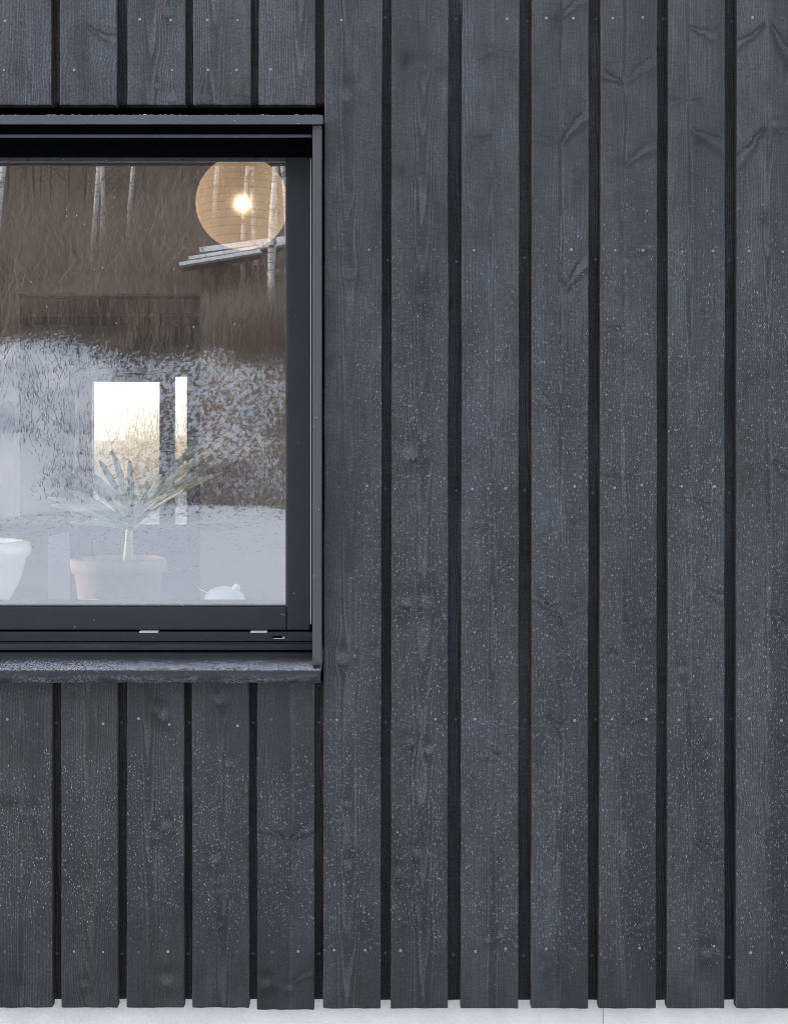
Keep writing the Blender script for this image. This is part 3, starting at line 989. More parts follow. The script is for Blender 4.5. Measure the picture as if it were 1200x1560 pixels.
# --- the front window: fixed frame, sash, pane, flashing and trim
dS = 0.110      # sash face depth
dG = 0.121      # glass depth
fz0, fz1 = Z(983, 0.100), Z(200, 0.100)
bm = bmesh.new()
bm_box(bm, WXL, X(487, 0.100), 0.100, 0.29, Z(977.5, 0.100), Z(963.5, 0.100), 0.0015)   # bottom member
bm_box(bm, WXL, X(487, 0.103), 0.104, 0.29, Z(983, 0.104), Z(978, 0.104), 0.001)
bm_box(bm, X(474.8, 0.125), X(487, 0.125), 0.125, 0.29, Z(963, 0.125), fz1 + 0.04)
bm_box(bm, WXL, X(474.5, 0.125), 0.125, 0.29, Z(214, 0.125), fz1 + 0.04)
bm_box(bm, WXL, WXL + 0.05, 0.115, 0.29, Z(963, 0.115), Z(214, 0.125) - 0.001)
window = bm_obj('window', bm, MAT['frame'], house)
window['label'] = 'charcoal framed window reflecting the snowy bank'
# sash
gx1, gz0, gz1 = X(437, dS), Z(925.0, dS), Z(244.5, dS)
sx1, sz0, sz1 = X(472, dS), Z(960.3, dS), Z(212, dS)
bm = bmesh.new()
bm_box(bm, gx1, sx1, dS, 0.26, sz0, sz1, 0.002)
bm_box(bm, WXL + 0.055, gx1 - 0.0006, dS + 0.0004, 0.26, sz0 + 0.0003, gz0, 0.002)
bm_box(bm, WXL + 0.055, gx1 - 0.0006, dS + 0.0004, 0.172, gz1 + 0.012, sz1, 0.002)
bm_box(bm, WXL + 0.055, WXL + 0.105, dS + 0.0004, 0.26, gz0 + 0.001, gz1 + 0.011, 0.002)
sash = bm_obj('sash', bm, MAT['frame'], window)
bm = bmesh.new()
bm_box(bm, WXL + 0.105, gx1 - 0.001, dS + 0.006, dG - 0.0005, gz1 - 0.0005, gz1 + 0.0115, 0.001)
bm_box(bm, WXL + 0.105, gx1 - 0.001, dS + 0.006, dG - 0.0005, gz0 + 0.0005, gz0 + 0.0040, 0.001)
bm_box(bm, gx1 - 0.0035, gx1 - 0.0003, dS + 0.006, dG - 0.0005, gz0 + 0.0042, gz1 - 0.001, 0.0008)
bm_obj('glazing_bead', bm, MAT['bead'], window)
def pane(x0, x1, y0, y1, z0, z1, mat, par):
    o = box('pane', x0, x1, y0, y1, z0, z1, [mat, MAT['pane_in']], par)
    for p in o.data.polygons:
        p.material_index = 0 if p.normal.y < -0.5 else 1
    return o


pane(WXL + 0.10, gx1 + 0.01, dG, dG + 0.004, gz0 - 0.01, gz1 + 0.012, MAT['pane'], window)
bm = bmesh.new()
bm_box(bm, X(472.5, 0.1), X(474.1, 0.1), 0.098, 0.124, Z(951, 0.1), Z(241, 0.1))
bm_obj('sealing_strip', bm, MAT['seal'], window)
# side trim board
bm = bmesh.new()
bm_box(bm, X(476, -0.034), X(489.3, -0.034), -0.034, 0.097, Z(1017, -0.034), Z(190.5, -0.034), 0.0015)
st = bm_obj('side_trim', bm, MAT['trim'], window)
# cap
cz0, cz1 = Z(188.5, -0.046), Z(174.5, -0.046)
bm = bmesh.new()
bm_box(bm, WXL - 0.02, X(491.5, -0.046), -0.046, -0.042, cz0, cz1, 0.001)
bm_box(bm, WXL - 0.02, X(491.5, -0.046), -0.0415, 0.057, cz1 - 0.006, cz1 - 0.001, 0.001)
cap = bm_obj('cap_flashing', bm, MAT['cap'], window)
# lining of the head
bm = bmesh.new()
bm_box(bm, WXL, X(475.2, -0.01), -0.012, -0.004, Z(208.5, -0.01), Z(204.3, -0.01), 0.0015)
bm_obj('head_drip', bm, MAT['cap'], window)
bm = bmesh.new()
bm_box(bm, WXL, X(475.4, 0.0), -0.0035, 0.0780, ZC + 0.6785, cz1 - 0.0065)
bm_box(bm, WXL, X(475.4, 0.08), 0.0782, 0.1095, ZC + 0.6615, cz1 - 0.0065)
bm_obj('head_lining', bm, MAT['dark'], window)
# crumbs of frozen snow along the cap's edge
bm = bmesh.new()
for i in range(200):
    px = random.uniform(-60, 488)
    r = random.choice([0.0007, 0.0009, 0.0011, 0.0013, 0.0016]) if random.random() < 0.99 else 0.0022
    m4 = Matrix.Translation((X(px, -0.045), -0.044 + random.uniform(0, 0.004), cz1 + r * 0.25)) @ Matrix.Diagonal((random.uniform(1, 2.6), 1, 0.7, 1))
    bmesh.ops.create_icosphere(bm, subdivisions=1, radius=r, matrix=m4)
o = bm_obj('frozen_snow', bm, MAT['snowlump'], window)
o['kind'] = 'stuff'
# sill sheet: sloped top, lip, turned-up end
sy0, sy1 = -0.050, 0.099
sxr = X(488.5, -0.05)
zl1, zl0 = SILL_LIPZ, Z(1040, -0.05)
zbk = Z(983.5, 0.099)
nx = 160
V_, F_ = [], []
xs_ = np.linspace(WXL - 0.02, sxr, nx)
prof = [(sy1, zbk + 0.004), (sy1 - 0.002, zbk), (0.06, zbk + (zl1 - zbk) * 0.36), (0.0, zbk + (zl1 - zbk) * 0.71), (sy0 + 0.004, zl1 + 0.0006), (sy0 + 0.0012, zl1 - 0.0008), (sy0, zl1 - 0.004), (sy0 + 0.0008, (zl1 + zl0) / 2), (sy0, zl0), (sy0 + 0.010, zl0 + 0.002)]
for i, x in enumerate(xs_):
    for j, (y, z) in enumerate(prof):
        wv = 0.0006 * math.sin(x * 9 + j) + 0.0004 * math.sin(x * 31 + 2 * j)
        V_.append((x, y + wv, z + wv * 0.5))
n_ = len(prof)
for i in range(nx - 1):
    for j in range(n_ - 1):
        F_.append((i * n_ + j, i * n_ + j + 1, (i + 1) * n_ + j + 1, (i + 1) * n_ + j))
sill = mobj('sill', V_, F_, MAT['sill'], window, True)
md = sill.modifiers.new('thickness', 'SOLIDIFY')
md.thickness = 0.0012
md.offset = 1
# turned-up end
V_ = [(sxr + 0.0004, sy0, zl1 - 0.004), (sxr + 0.0004, sy0 + 0.012, zl1 - 0.006), (sxr + 0.0024, 0.04, zbk - 0.01), (sxr + 0.0024, 0.04, zbk + 0.012), (sxr + 0.0018, 0.0, zl1 + 0.035), (sxr + 0.0008, sy0 + 0.004, zl1 + 0.002)]
eu = mobj('sill_upstand', V_, [(0, 1, 2, 3, 4, 5)], MAT['cap'], window)
md = eu.modifiers.new('thickness', 'SOLIDIFY')
md.thickness = 0.0014
# moss in the corner
bm = bmesh.new()
for i in range(60):
    m4 = Matrix.Translation((X(random.uniform(477, 487), -0.045), -0.047 + random.uniform(0, 0.012), zl1 + random.uniform(0, 0.007))) @ Matrix.Rotation(random.uniform(0, 3), 4, 'Y')
    bmesh.ops.create_icosphere(bm, subdivisions=1, radius=random.uniform(0.0008, 0.0022), matrix=m4)
bm_obj('moss', bm, MAT['moss'], window)
# packers in the sash gap and the drain slot
for a, b in ((213, 241), (382, 407)):
    bm = bmesh.new()
    bm_box(bm, X(a, 0.105), X(b, 0.105), 0.099, 0.135, Z(964.2, 0.103), Z(961.6, 0.103), 0.0006)
    bm_obj('packer', bm, MAT['seal'], window)
bm = bmesh.new()
bm_box(bm, X(415, 0.099), X(430, 0.099), 0.1238, 0.0999, Z(972, 0.099), Z(968.8, 0.099))
bm_obj('drain_slot', bm, MAT['dark'], window)
bm = bmesh.new()
bm_box(bm, X(416, 0.099), X(433.5, 0.099), 0.1225, 0.0998, Z(973.4, 0.099), Z(972.3, 0.099), 0.0003)
bm_box(bm, X(430.3, 0.099), X(433.5, 0.099), 0.1222, 0.0998, Z(972.2, 0.099), Z(970, 0.099), 0.0004)
bm_obj('drain_cap', bm, MAT['seal'], window)

pane(T(140, 0, 10.64).x, T(243, 0, 10.64).x, 8.02, 8.03, ZF + 0.40, ztop, MAT['doorpane'], door)
pane(T(265, 0, 10.64).x, T(284.5, 0, 10.64).x, 8.02, 8.03, ZF + 0.40, T(0, 573, 10.64).z, MAT['doorpane'], door)

# inner sill board
box('inner_sill', WXL, X(470, 0.3), 0.30, 0.72, Z(985, 0.3) - 0.06, ZC - 0.38, MAT['counter'], house)
ZS = ZC - 0.38

# ------------------------------------------------------------------ things indoors
# paper lantern
t = NT('lantern paper')
z = sxyz(t, t.co())[2]
rib = t.math('FRACT', t.math('MULTIPLY', z, 38.0))
ribm = t.math('MULTIPLY', t.ramp(rib, 0.13, 0.0), 0.75)
pn = t.noise(t.co(scale=(20, 20, 60)), 1, 3, 0.6)
pc = t.mix(pn, (0.78, 0.59, 0.41), (0.92, 0.72, 0.52))
pc = t.mix(ribm, pc, (0.35, 0.2, 0.1))
em = t.n('ShaderNodeEmission')
t.l(pc, em.inputs[0])
em.inputs[1].default_value = 0.038
df = t.n('ShaderNodeBsdfDiffuse')
t.l(pc, df.inputs[0])
trp = t.n('ShaderNodeBsdfRefraction')
trp.inputs['IOR'].default_value = 1.15
trp.inputs['Roughness'].default_value = 0.88
ad = t.n('ShaderNodeAddShader')
t.l(em.outputs[0], ad.inputs[0])
t.l(df.outputs[0], ad.inputs[1])
mx = t.n('ShaderNodeMixShader')
mx.inputs[0].default_value = 0.30
t.l(ad.outputs[0], mx.inputs[1])
t.l(trp.outputs[0], mx.inputs[2])
t.l(mx.outputs[0], t.out.inputs[0])
MAT['paper'] = t.m
LC = T(369, 309, 4.6)
LR = 70 / F * 4.6
lan = empty('paper_lantern', LC, 'lit round paper lantern with fine ribs hanging behind the window pane', 'lantern')
bm = bmesh.new()
prof = []
for k in range(0, 73):
    a = math.pi * (0.025 + 0.95 * k / 72)
    rr = LR * (1 + 0.006 * abs(math.sin(k * math.pi / 3)))
    prof.append((rr * math.sin(a), -rr * math.cos(a)))
lathe(bm, prof, (0, 0, 0), 64, False)
bm_obj('lamp_shade', bm, MAT['paper'], lan, True)
tb = NT('lit bulb')
e2 = tb.n('ShaderNodeEmission')
e2.inputs[0].default_value = (1.0, 0.78, 0.45, 1)
e2.inputs[1].default_value = 6.5
tb.l(e2.outputs[0], tb.out.inputs[0])
bm = bmesh.new()
bmesh.ops.create_uvsphere(bm, u_segments=24, v_segments=14, radius=0.017, matrix=Matrix.Translation((0, 0, -0.002)))
bm_obj('bulb', bm, tb.m, lan, True)
V_, F_ = [], []
tube(V_, F_, [Vector((0, 0, 0.016)), Vector((0, 0, LR)), Vector((0, 0, CEIL - LC.z))], [0.003, 0.003, 0.003], 8)
mobj('cord', V_, F_, MAT['dark'], lan)

# white pot at the left edge
def lathe_thing(name, label, cat, prof, loc, mat, seg=48):
    bm = bmesh.new()
    lathe(bm, prof, (0, 0, 0), seg, True)
    o = bm_obj(name, bm, mat, None, True)
    o.location = loc
    return tag(o, label, cat)


pd = 3.22
pr = (45 - (-50)) / F * pd
ptop = T(0, 824, pd).z
hgt = ptop - ZS
lathe_thing('flower_pot', 'white ceramic pot cut off by the left edge of the photograph', 'pot',
            [(pr * 0.58, 0), (pr * 0.62, 0.006), (pr * 0.84, hgt * 0.45), (pr * 0.92, hgt * 0.74), (pr * 0.99, hgt * 0.80), (pr * 1.0, hgt * 0.90), (pr * 0.96, hgt * 0.97), (pr * 0.86, hgt), (pr * 0.80, hgt * 0.98), (pr * 0.74, hgt * 0.6)],
            (T(-50, 0, pd).x, pd - D, ZS), MAT['white'])
# small rounded ceramic with a knob and a thin rod
cd = 3.15
cc = T(342, 922, cd)
body = empty('ceramic_jar', (cc.x, cd - D, ZS), 'small white rounded jar with a knob beside the window corner', 'jar')
hr = 31 / F * cd
bm = bmesh.new()
top = T(0, 893, cd).z - ZS
lathe(bm, [(hr * 0.6, 0), (hr * 1.0, top * 0.25), (hr * 1.02, top * 0.45), (hr * 0.95, top * 0.65), (hr * 0.75, top * 0.84), (hr * 0.45, top * 0.95), (hr * 0.12, top)], (0, 0, 0), 40)
bm_obj('body', bm, MAT['white'], body, True)
bm = bmesh.new()
kx = (T(361, 0, cd).x - cc.x)
bmesh.ops.create_uvsphere(bm, u_segments=20, v_segments=12, radius=6.5 / F * cd, matrix=Matrix.Translation((kx, -0.01, T(0, 895, cd).z - ZS)))
bm_obj('knob', bm, MAT['white'], body, True)
V_, F_ = [], []
tube(V_, F_, [Vector((T(302, 0, cd).x - cc.x, -0.012, T(0, 895, cd).z - ZS)), Vector((T(322, 0, cd).x - cc.x, -0.005, T(0, 906, cd).z - ZS))], [0.0011, 0.0011], 8)
mobj('rod', V_, F_, MAT['white'], body)
# bowl whose rim just shows
bd_ = 3.12
bc = T(131, 0, bd_)
br_ = 25 / F * bd_
bz = T(0, 916, bd_).z - ZS
lathe_thing('bowl', 'white bowl with only its rim showing above the bottom of the pane', 'bowl',
            [(br_ * 0.4, 0), (br_ * 0.5, 0.004), (br_ * 0.85, bz * 0.5), (br_, bz), (br_ * 0.95, bz + 0.001), (br_ * 0.8, bz * 0.55), (br_ * 0.3, 0.01)], (bc.x, bd_ - D, ZS), MAT['white'])

# potted plant on a low table
pd = 4.1
pc_ = T(181, 850, pd)
pr = 70 / F * pd
table = empty('side_table', (pc_.x, pc_.y, ZF), 'pale square table carrying the terracotta plant pot', 'table')
tz = pc_.z - 0.24 - ZF
bm = bmesh.new()
bm_box(bm, -0.30, 0.30, -0.25, 0.25, tz - 0.03, tz, 0.003)
bm_obj('table_top', bm, MAT['counter'], table)
for sx in (-1, 1):
    for sy in (-1, 1):
        bm = bmesh.new()
        bm_box(bm, sx * 0.26 - 0.02, sx * 0.26 + 0.02, sy * 0.21 - 0.02, sy * 0.21 + 0.02, 0, tz - 0.0305)
        bm_obj('leg', bm, MAT['counter'], table)
plant = empty('potted_plant', (pc_.x, pc_.y, ZF + tz), 'strap leaved plant in a wide terracotta pot behind the glass', 'plant')
bm = bmesh.new()
lathe(bm, [(pr * 0.78, 0), (pr * 0.80, 0.004), (pr * 0.93, 0.19), (pr * 1.0, 0.195), (pr * 1.03, 0.215), (pr * 1.02, 0.235), (pr * 0.97, 0.24), (pr * 0.92, 0.235), (pr * 0.88, 0.215)], (0, 0, 0), 64)
bm_obj('pot', bm, MAT['terra'], plant, True)
bm = bmesh.new()
lathe(bm, [(pr * 0.02, 0.222), (pr * 0.87, 0.218)], (0, 0, 0), 40, False)
bm_obj('soil', bm, MAT['soil'], plant, True)
p0 = T(195, 848, pd) - Vector((pc_.x, pc_.y, ZF + tz))
p1 = T(197, 806, pd) - Vector((pc_.x, pc_.y, ZF + tz))
V_, F_ = [], []
tube(V_, F_, [p0 - Vector((0, 0, 0.02)), p0, (p0 + p1) / 2, p1, p1 + Vector((0, 0, 0.02))], [0.017, 0.016, 0.0125, 0.012, 0.012], 14)
mobj('stem', V_, F_, MAT['stem'], plant, True)
leaf_ends = [(72, 770, 0.05), (88, 756, -0.12), (300, 742, -0.2), (98, 742, -0.05), (103, 718, 0.06), (112, 765, -0.14), (126, 792, -0.2), (135, 700, 0.14), (168, 685, 0.02), (182, 700, 0.16), (150, 720, -0.1), (262, 720, -0.16), (275, 750, -0.22), (352, 668, -0.02), (346, 690, 0.1), (305, 664, 0.12), (330, 720, 0.16), (120, 730, 0.2)]
for k, (ex, ey, dy) in enumerate(leaf_ends):
    e = T(ex, ey, pd) - Vector((pc_.x, pc_.y, ZF + tz)) + Vector((0, dy, 0))
    a = p1 + Vector((random.uniform(-0.014, 0.014), random.uniform(-0.014, 0.014), random.uniform(-0.01, 0.012)))
    ctrl = a + Vector(((e.x - a.x) * 0.42, (e.y - a.y) * 0.42, (e.z - a.z) * 0.58 + 0.012))
    W = 0.0095 if k != 5 else 0.017
    N_ = 14
    V_, F_ = [], []
    for i in range(N_ + 1):
        s = i / N_
        p = a * (1 - s) ** 2 + ctrl * 2 * s * (1 - s) + e * s * s
        dd = ((ctrl - a) * (1 - s) + (e - ctrl) * s).normalized()
        sd_ = dd.cross(Vector((0.25 * math.sin(k), -1, 0.3))).normalized()
        up = sd_.cross(dd)
        ww = W * (0.62 + 0.9 * s) * (1 - s ** 4) ** 0.8 + 0.0006
        for q, hh in ((-1, 0.25), (-0.5, 0.02), (0, -0.1), (0.5, 0.02), (1, 0.25)):
            V_.append(p + sd_ * ww * q + up * ww * hh)
    for i in range(N_):
        for q in range(4):
            F_.append((i * 5 + q, i * 5 + q + 1, (i + 1) * 5 + q + 1, (i + 1) * 5 + q))
    lf = mobj('leaf', V_, F_, MAT['highlight_leaf'] if (ex, ey) in ((352, 668), (330, 720), (346, 690)) else MAT['leaf'], plant, True)
    md = lf.modifiers.new('thickness', 'SOLIDIFY')
    md.thickness = 0.0014

# cabinet left in the room
cb = empty('sideboard', (T(0, 0, 6.0).x, 6.0 - D, ZF), 'dark topped sideboard in the room behind the white pot', 'sideboard')
zt_ = T(0, 792, 6.0).z - ZF
xr_ = T(78, 0, 6.0).x - T(0, 0, 6.0).x
bm = bmesh.new()
bm_box(bm, -1.2, xr_, 0, 0.45, zt_ - 0.075, zt_, 0.004)
bm_obj('top', bm, MAT['cabinet'], cb)
bm = bmesh.new()
bm_box(bm, -1.18, xr_ - 0.02, 0.02, 0.43, 0, zt_ - 0.0755)
bm_obj('carcass', bm, MAT['inwall'], cb)

# ------------------------------------------------------------------ OUTDOORS (seen in the pane and through the back door)
def terr(x, y):
    x = np.asarray(x, float)
    y = np.asarray(y, float)
    d = -y + 2.65
    prof = np.interp(d, [0, 4, 14, 20, 26, 28, 34, 37, 41, 46, 52, 80, 130, 200], [0, 0, 0.02, 0.10, 0.28, 0.7, 4.3, 5.2, 5.9, 7.3, 9.2, 21, 44, 60])
    xx = x + 6
    mod = 1 + 0.10 * np.sin(xx * 0.17 + d * 0.05) * np.clip((d - 24) / 8, 0, 1)
    h = prof * mod
    amp = np.clip((d - 22) / 8, 0, 1)
    h = h + amp * (0.35 * n2(x * 0.35 + 40, y * 0.35 + 90, 71) + 0.16 * n2(x * 1.1 + 40, y * 1.1 + 90, 72)) + 0.03 * n2(x * 0.8 + 50, y * 0.8 + 80, 73)
    h = np.where(y > 9, np.interp(y, [9, 12, 32, 60, 130], [0, 0.05, 1.25, 1.9, 3.5]) + 0.04 * n2(x * 0.8 + 50, y * 0.8 + 80, 74), h)
    return h


gx = np.concatenate([np.linspace(-120, -24, 40)[:-1], np.linspace(-24, 10, 137), np.linspace(10, 110, 40)[1:]])
gy = np.concatenate([np.linspace(-200, -62, 50)[:-1], np.linspace(-62, 12, 297), np.linspace(12, 140, 60)[1:]])
GX, GY = np.meshgrid(gx, gy, indexing='ij')
GZ = terr(GX, GY)
idx = np.arange(GX.size).reshape(GX.shape)
quads = np.stack([idx[:-1, :-1], idx[1:, :-1], idx[1:, 1:], idx[:-1, 1:]], -1).reshape(-1, 4)
me = bpy.data.meshes.new('snowy_ground')
vv = np.stack([GX, GY, GZ], -1).reshape(-1, 3)
me.vertices.add(len(vv))
me.vertices.foreach_set('co', vv.astype(np.float32).ravel())
me.loops.add(len(quads) * 4)
me.loops.foreach_set('vertex_index', quads.astype(np.int32).ravel())
me.polygons.add(len(quads))
me.polygons.foreach_set('loop_start', (np.arange(len(quads)) * 4).astype(np.int32))
me.update(calc_edges=True)
me.polygons.foreach_set('use_smooth', np.ones(len(quads), bool))
dist = 2.65 - GY
bare = np.interp(dist, [0, 15, 20, 25, 27.5, 31, 33.2, 34.2, 36, 41, 42.5, 44, 46, 60], [0.06, 0.22, 0.29, 0.32, 0.45, 0.48, 0.46, 0.72, 0.95, 0.98, 0.48, 0.52, 0.98, 1.05])
bare = np.where((dist > 26) & (dist < 37), bare - 0.22 * np.clip((-0.20 - GX / np.maximum(dist, 1)) / 0.05, 0, 1), bare)
bare = np.where(GY > 9, 0.50, bare)
a = me.attributes.new('bare', 'FLOAT', 'POINT')
a.data.foreach_set('value', bare.ravel().astype(np.float32))
t = NT('old snow over grass')
n_a = t.noise(t.co(scale=(8.5, 4.2, 4.2), rot=(0, R(25), 0)), 1, 8, 0.78, 0.2)
n_b = t.noise(t.co(scale=(17, 7, 7)), 1, 5, 0.8)
msk = t.math('SUBTRACT', t.math('MULTIPLY_ADD', n_b, 0.45, t.math('MULTIPLY', n_a, 0.9)), t.math('MULTIPLY_ADD', t.attr('bare'), -0.62, 0.955))
msk = t.ramp(msk, -0.03, 0.05)
gr = t.mix(n_b, (0.075, 0.064, 0.055), (0.24, 0.20, 0.165))
sn = t.mix(n_a, (0.74, 0.76, 0.80), (0.88, 0.885, 0.90))
sn = t.mix(t.ramp(t.attr('bare'), 0.3, 0.5, 0.0, 0.8), sn, (0.46, 0.48, 0.52))
t.set(color=t.mix(msk, sn, gr), rough=0.85, spec=0.2)
t.bump(t.math('MULTIPLY_ADD', n_b, 0.6, n_a), 0.6, 0.12)
me.materials.append(t.m)
g = link(bpy.data.objects.new('snowy_ground', me))
g['kind'] = 'structure'


def blades(name, pts, hmin, hmax, w0, lean, mat, seg=3, wob=0.15, label=None, cat='undergrowth'):
    """many separate thin three-sided stalks as one piece of ground cover"""
    n = len(pts)
    pts = np.asarray(pts)
    h = rng.uniform(hmin, hmax, n)
    an = rng.uniform(0, 2 * np.pi, n)
    ln = np.abs(rng.normal(0, lean, n))
    dx, dy = np.cos(an) * ln, np.sin(an) * ln
    ks = 3
    V = np.zeros((n, seg + 1, ks, 3))
    for i in range(seg + 1):
        s = i / seg
        cx = pts[:, 0] + dx * h * s * (0.5 + 0.5 * s) + rng.normal(0, wob, n) * s * (1 - s) * h * 0.6
        cy = pts[:, 1] + dy * h * s * (0.5 + 0.5 * s) + rng.normal(0, wob, n) * s * (1 - s) * h * 0.6
        cz = pts[:, 2] - 0.05 + (h + 0.05) * s * (1 - 0.25 * ln * s)
        r = w0 * (1 - 0.8 * s)
        for k in range(ks):
            b = 2 * np.pi * k / ks + an
            V[:, i, k, 0] = cx + np.cos(b) * r
            V[:, i, k, 1] = cy + np.sin(b) * r
            V[:, i, k, 2] = cz
    idx = np.arange(n * (seg + 1) * ks).reshape(n, seg + 1, ks)
    q = []
    for i in range(seg):
        for k in range(ks):
            k2 = (k + 1) % ks
            q.append(np.stack([idx[:, i, k], idx[:, i, k2], idx[:, i + 1, k2], idx[:, i + 1, k]], -1))
    q = np.concatenate(q).reshape(-1, 4)
    me = bpy.data.meshes.new(name)
    me.vertices.add(V.size // 3)
    me.vertices.foreach_set('co', V.astype(np.float32).ravel())
    me.loops.add(len(q) * 4)
    me.loops.foreach_set('vertex_index', q.astype(np.int32).ravel())
    me.polygons.add(len(q))
    me.polygons.foreach_set('loop_start', (np.arange(len(q)) * 4).astype(np.int32))
    me.update(calc_edges=True)
    me.materials.append(mat)
    o = link(bpy.data.objects.new(name, me))
    tag(o, label, cat, kind='stuff')
    return o


def scatter(n, x0, x1, d0, d1, dens=None, fan=True):
    """random ground points in the wedge of land the pane can mirror"""
    out = []
    while len(out) < n:
        m = n * 3
        d = d0 + (d1 - d0) * rng.random(m) ** 0.9
        tx = rng.uniform(x0, x1, m)
        x = tx * d if fan else tx
        y = 2.65 - d
        keep = np.ones(m, bool)
        if dens is not None:
            keep = rng.random(m) < dens(x, y, d)
        z = terr(x, y)
        out.extend(np.stack([x, y, z], -1)[keep].tolist())
    return np.array(out[:n])


MAT['twig'] = plain('brown twigs', (0.27, 0.225, 0.19), 0.8, 0.6, 0.6)
MAT['paletwig'] = plain('pale twigs', (0.40, 0.345, 0.295), 0.8, 0.6, 0.6)
MAT['drygrass'] = plain('dry grass', (0.16, 0.132, 0.108), 0.8, 0.5, 1.0)
MAT['reed'] = plain('golden reeds', (0.74, 0.60, 0.38), 0.7, 0.3, 1.0)
MAT['darktwig'] = plain('dark twigs', (0.075, 0.058, 0.048), 0.8, 0.4, 0.6)


def clump(x, y, d):
    c = np.clip(0.5 + 1.3 * n2(x * 0.55 + 30, y * 0.55 + 120, 91), 0, 1)
    return c * np.where((x / d < -0.20) & (d > 28.5), 0.22, 1.0)


thin = lambda x, y, d: np.where((d > 41.3) & (d < 44.5), 0.2, 1.0)
blades('brushwood', scatter(26000, -0.50, 0.06, 38.5, 78, thin), 1.2, 4.4, 0.013, 0.55, MAT['twig'], 4, 0.5, 'leafless brown brushwood covering the slope mirrored in the pane', 'brushwood')
blades('tangled_twigs', scatter(22000, -0.50, 0.06, 38.5, 76, thin), 0.8, 3.4, 0.017, 1.5, MAT['paletwig'], 4, 0.8, 'pale tangled twigs criss-crossing the brown slope mirrored in the pane', 'twigs')
blades('dry_grass', scatter(17000, -0.50, 0.06, 26.5, 36, clump), 0.06, 0.26, 0.008, 0.8, MAT['drygrass'], 2, 0.2, 'tufts of dry grass poking through snow on the mirrored bank', 'grass')
blades('bank_shrubs', scatter(3000, -0.50, 0.06, 30, 35.5, lambda x, y, d: clump(x, y, d) * np.where(x / d > -0.16, 1.0, 0.35)), 0.5, 1.5, 0.006, 0.7, MAT['darktwig'], 3, 0.3, 'dark bare twigs standing on the mirrored snowy bank', 'shrubs')
blades('low_brush', scatter(20000, -0.50, 0.06, 33.6, 40, lambda x, y, d: np.where(x / d < -0.21, np.clip((d - 34.5) * 0.5, 0, 1), 1.0)), 0.3, 1.3, 0.008, 0.6, MAT['twig'], 3, 0.4, 'low tangled brown scrub along the top of the mirrored bank', 'scrub')
bp = []
while len(bp) < 6000:
    x_, y_ = rng.uniform(-9, 2), rng.uniform(24, 44)
    bp.append((x_, y_, float(terr(x_, y_))))
blades('reeds', bp, 0.4, 1.0, 0.010, 0.25, MAT['reed'], 3, 0.2, 'golden reeds standing beyond the back door', 'reeds')

bp = []
while len(bp) < 900:
    x_, y_ = rng.uniform(-12, 1), rng.uniform(34, 60)
    if rng.random() < 0.5 + 0.5 * math.sin(x_ * 1.7 + 1.0):
        bp.append((x_, y_, float(terr(x_, y_))))
blades('tall_grass', bp, 1.2, 3.2, 0.013, 0.3, MAT['reed'], 4, 0.3, 'taller pale grass standing up behind the golden reeds beyond the back door', 'grass')

# birches
t = NT('birch bark')
bn = t.noise(t.co(scale=(3, 3, 26)), 1, 3, 0.7)
bl = t.noise(t.co(scale=(1.3, 1.3, 4)), 1, 2)
t.set(color=t.mix(t.ramp(t.math('MULTIPLY_ADD', bl, 0.5, bn), 0.78, 0.88), (0.62, 0.61, 0.59), (0.09, 0.08, 0.075)), rough=0.8)
MAT['birch'] = t.m


def birch(px, dist, r, lean, label, hgt=11.0):
    base = M(px, 500, dist)
    zb = float(terr(base.x, base.y))
    o = empty('birch_tree', (base.x, base.y, zb), label, 'tree', 'birches mirrored in the window pane')
    V, Fc = [], []
    pts, rd = [], []
    n = 12
    for i in range(n + 1):
        s = i / n
        pts.append(Vector((lean * hgt * s + 0.12 * math.sin(s * 7 + px), 0.1 * math.sin(s * 5 + px * 2), -0.3 + (hgt + 0.3) * s)))
        rd.append(r * (1 - 0.75 * s) + 0.012)
    tube(V, Fc, pts, rd, 9)
    mobj('trunk', V, Fc, MAT['birch'], o, True)
    V, Fc = [], []
    rr = random.Random(px)
    for i in range(46):
        s = rr.uniform(0.25, 0.98)
        k = s * n
        i0 = min(int(k), n - 1)
        p = pts[i0].lerp(pts[i0 + 1], k - i0)
        an = rr.uniform(0, 6.28)
        L = rr.uniform(0.8, 2.4) * (1.1 - 0.6 * s)
        dv = Vector((math.cos(an), math.sin(an), rr.uniform(0.4, 1.2))).normalized()
        q1 = p + dv * L * 0.5
        q2 = p + dv * L + Vector((0, 0, -0.25 * L))
        tube(V, Fc, [p, q1, q2], [0.016, 0.010, 0.004], 4)
        for _ in range(6):
            qa = q1.lerp(q2, rr.random())
            qb = qa + Vector((rr.uniform(-0.4, 0.4), rr.uniform(-0.4, 0.4), rr.uniform(-0.5, 0.3)))
            tube(V, Fc, [qa, qb], [0.006, 0.002], 3)
    mobj('crown', V, Fc, MAT['darktwig'], o)


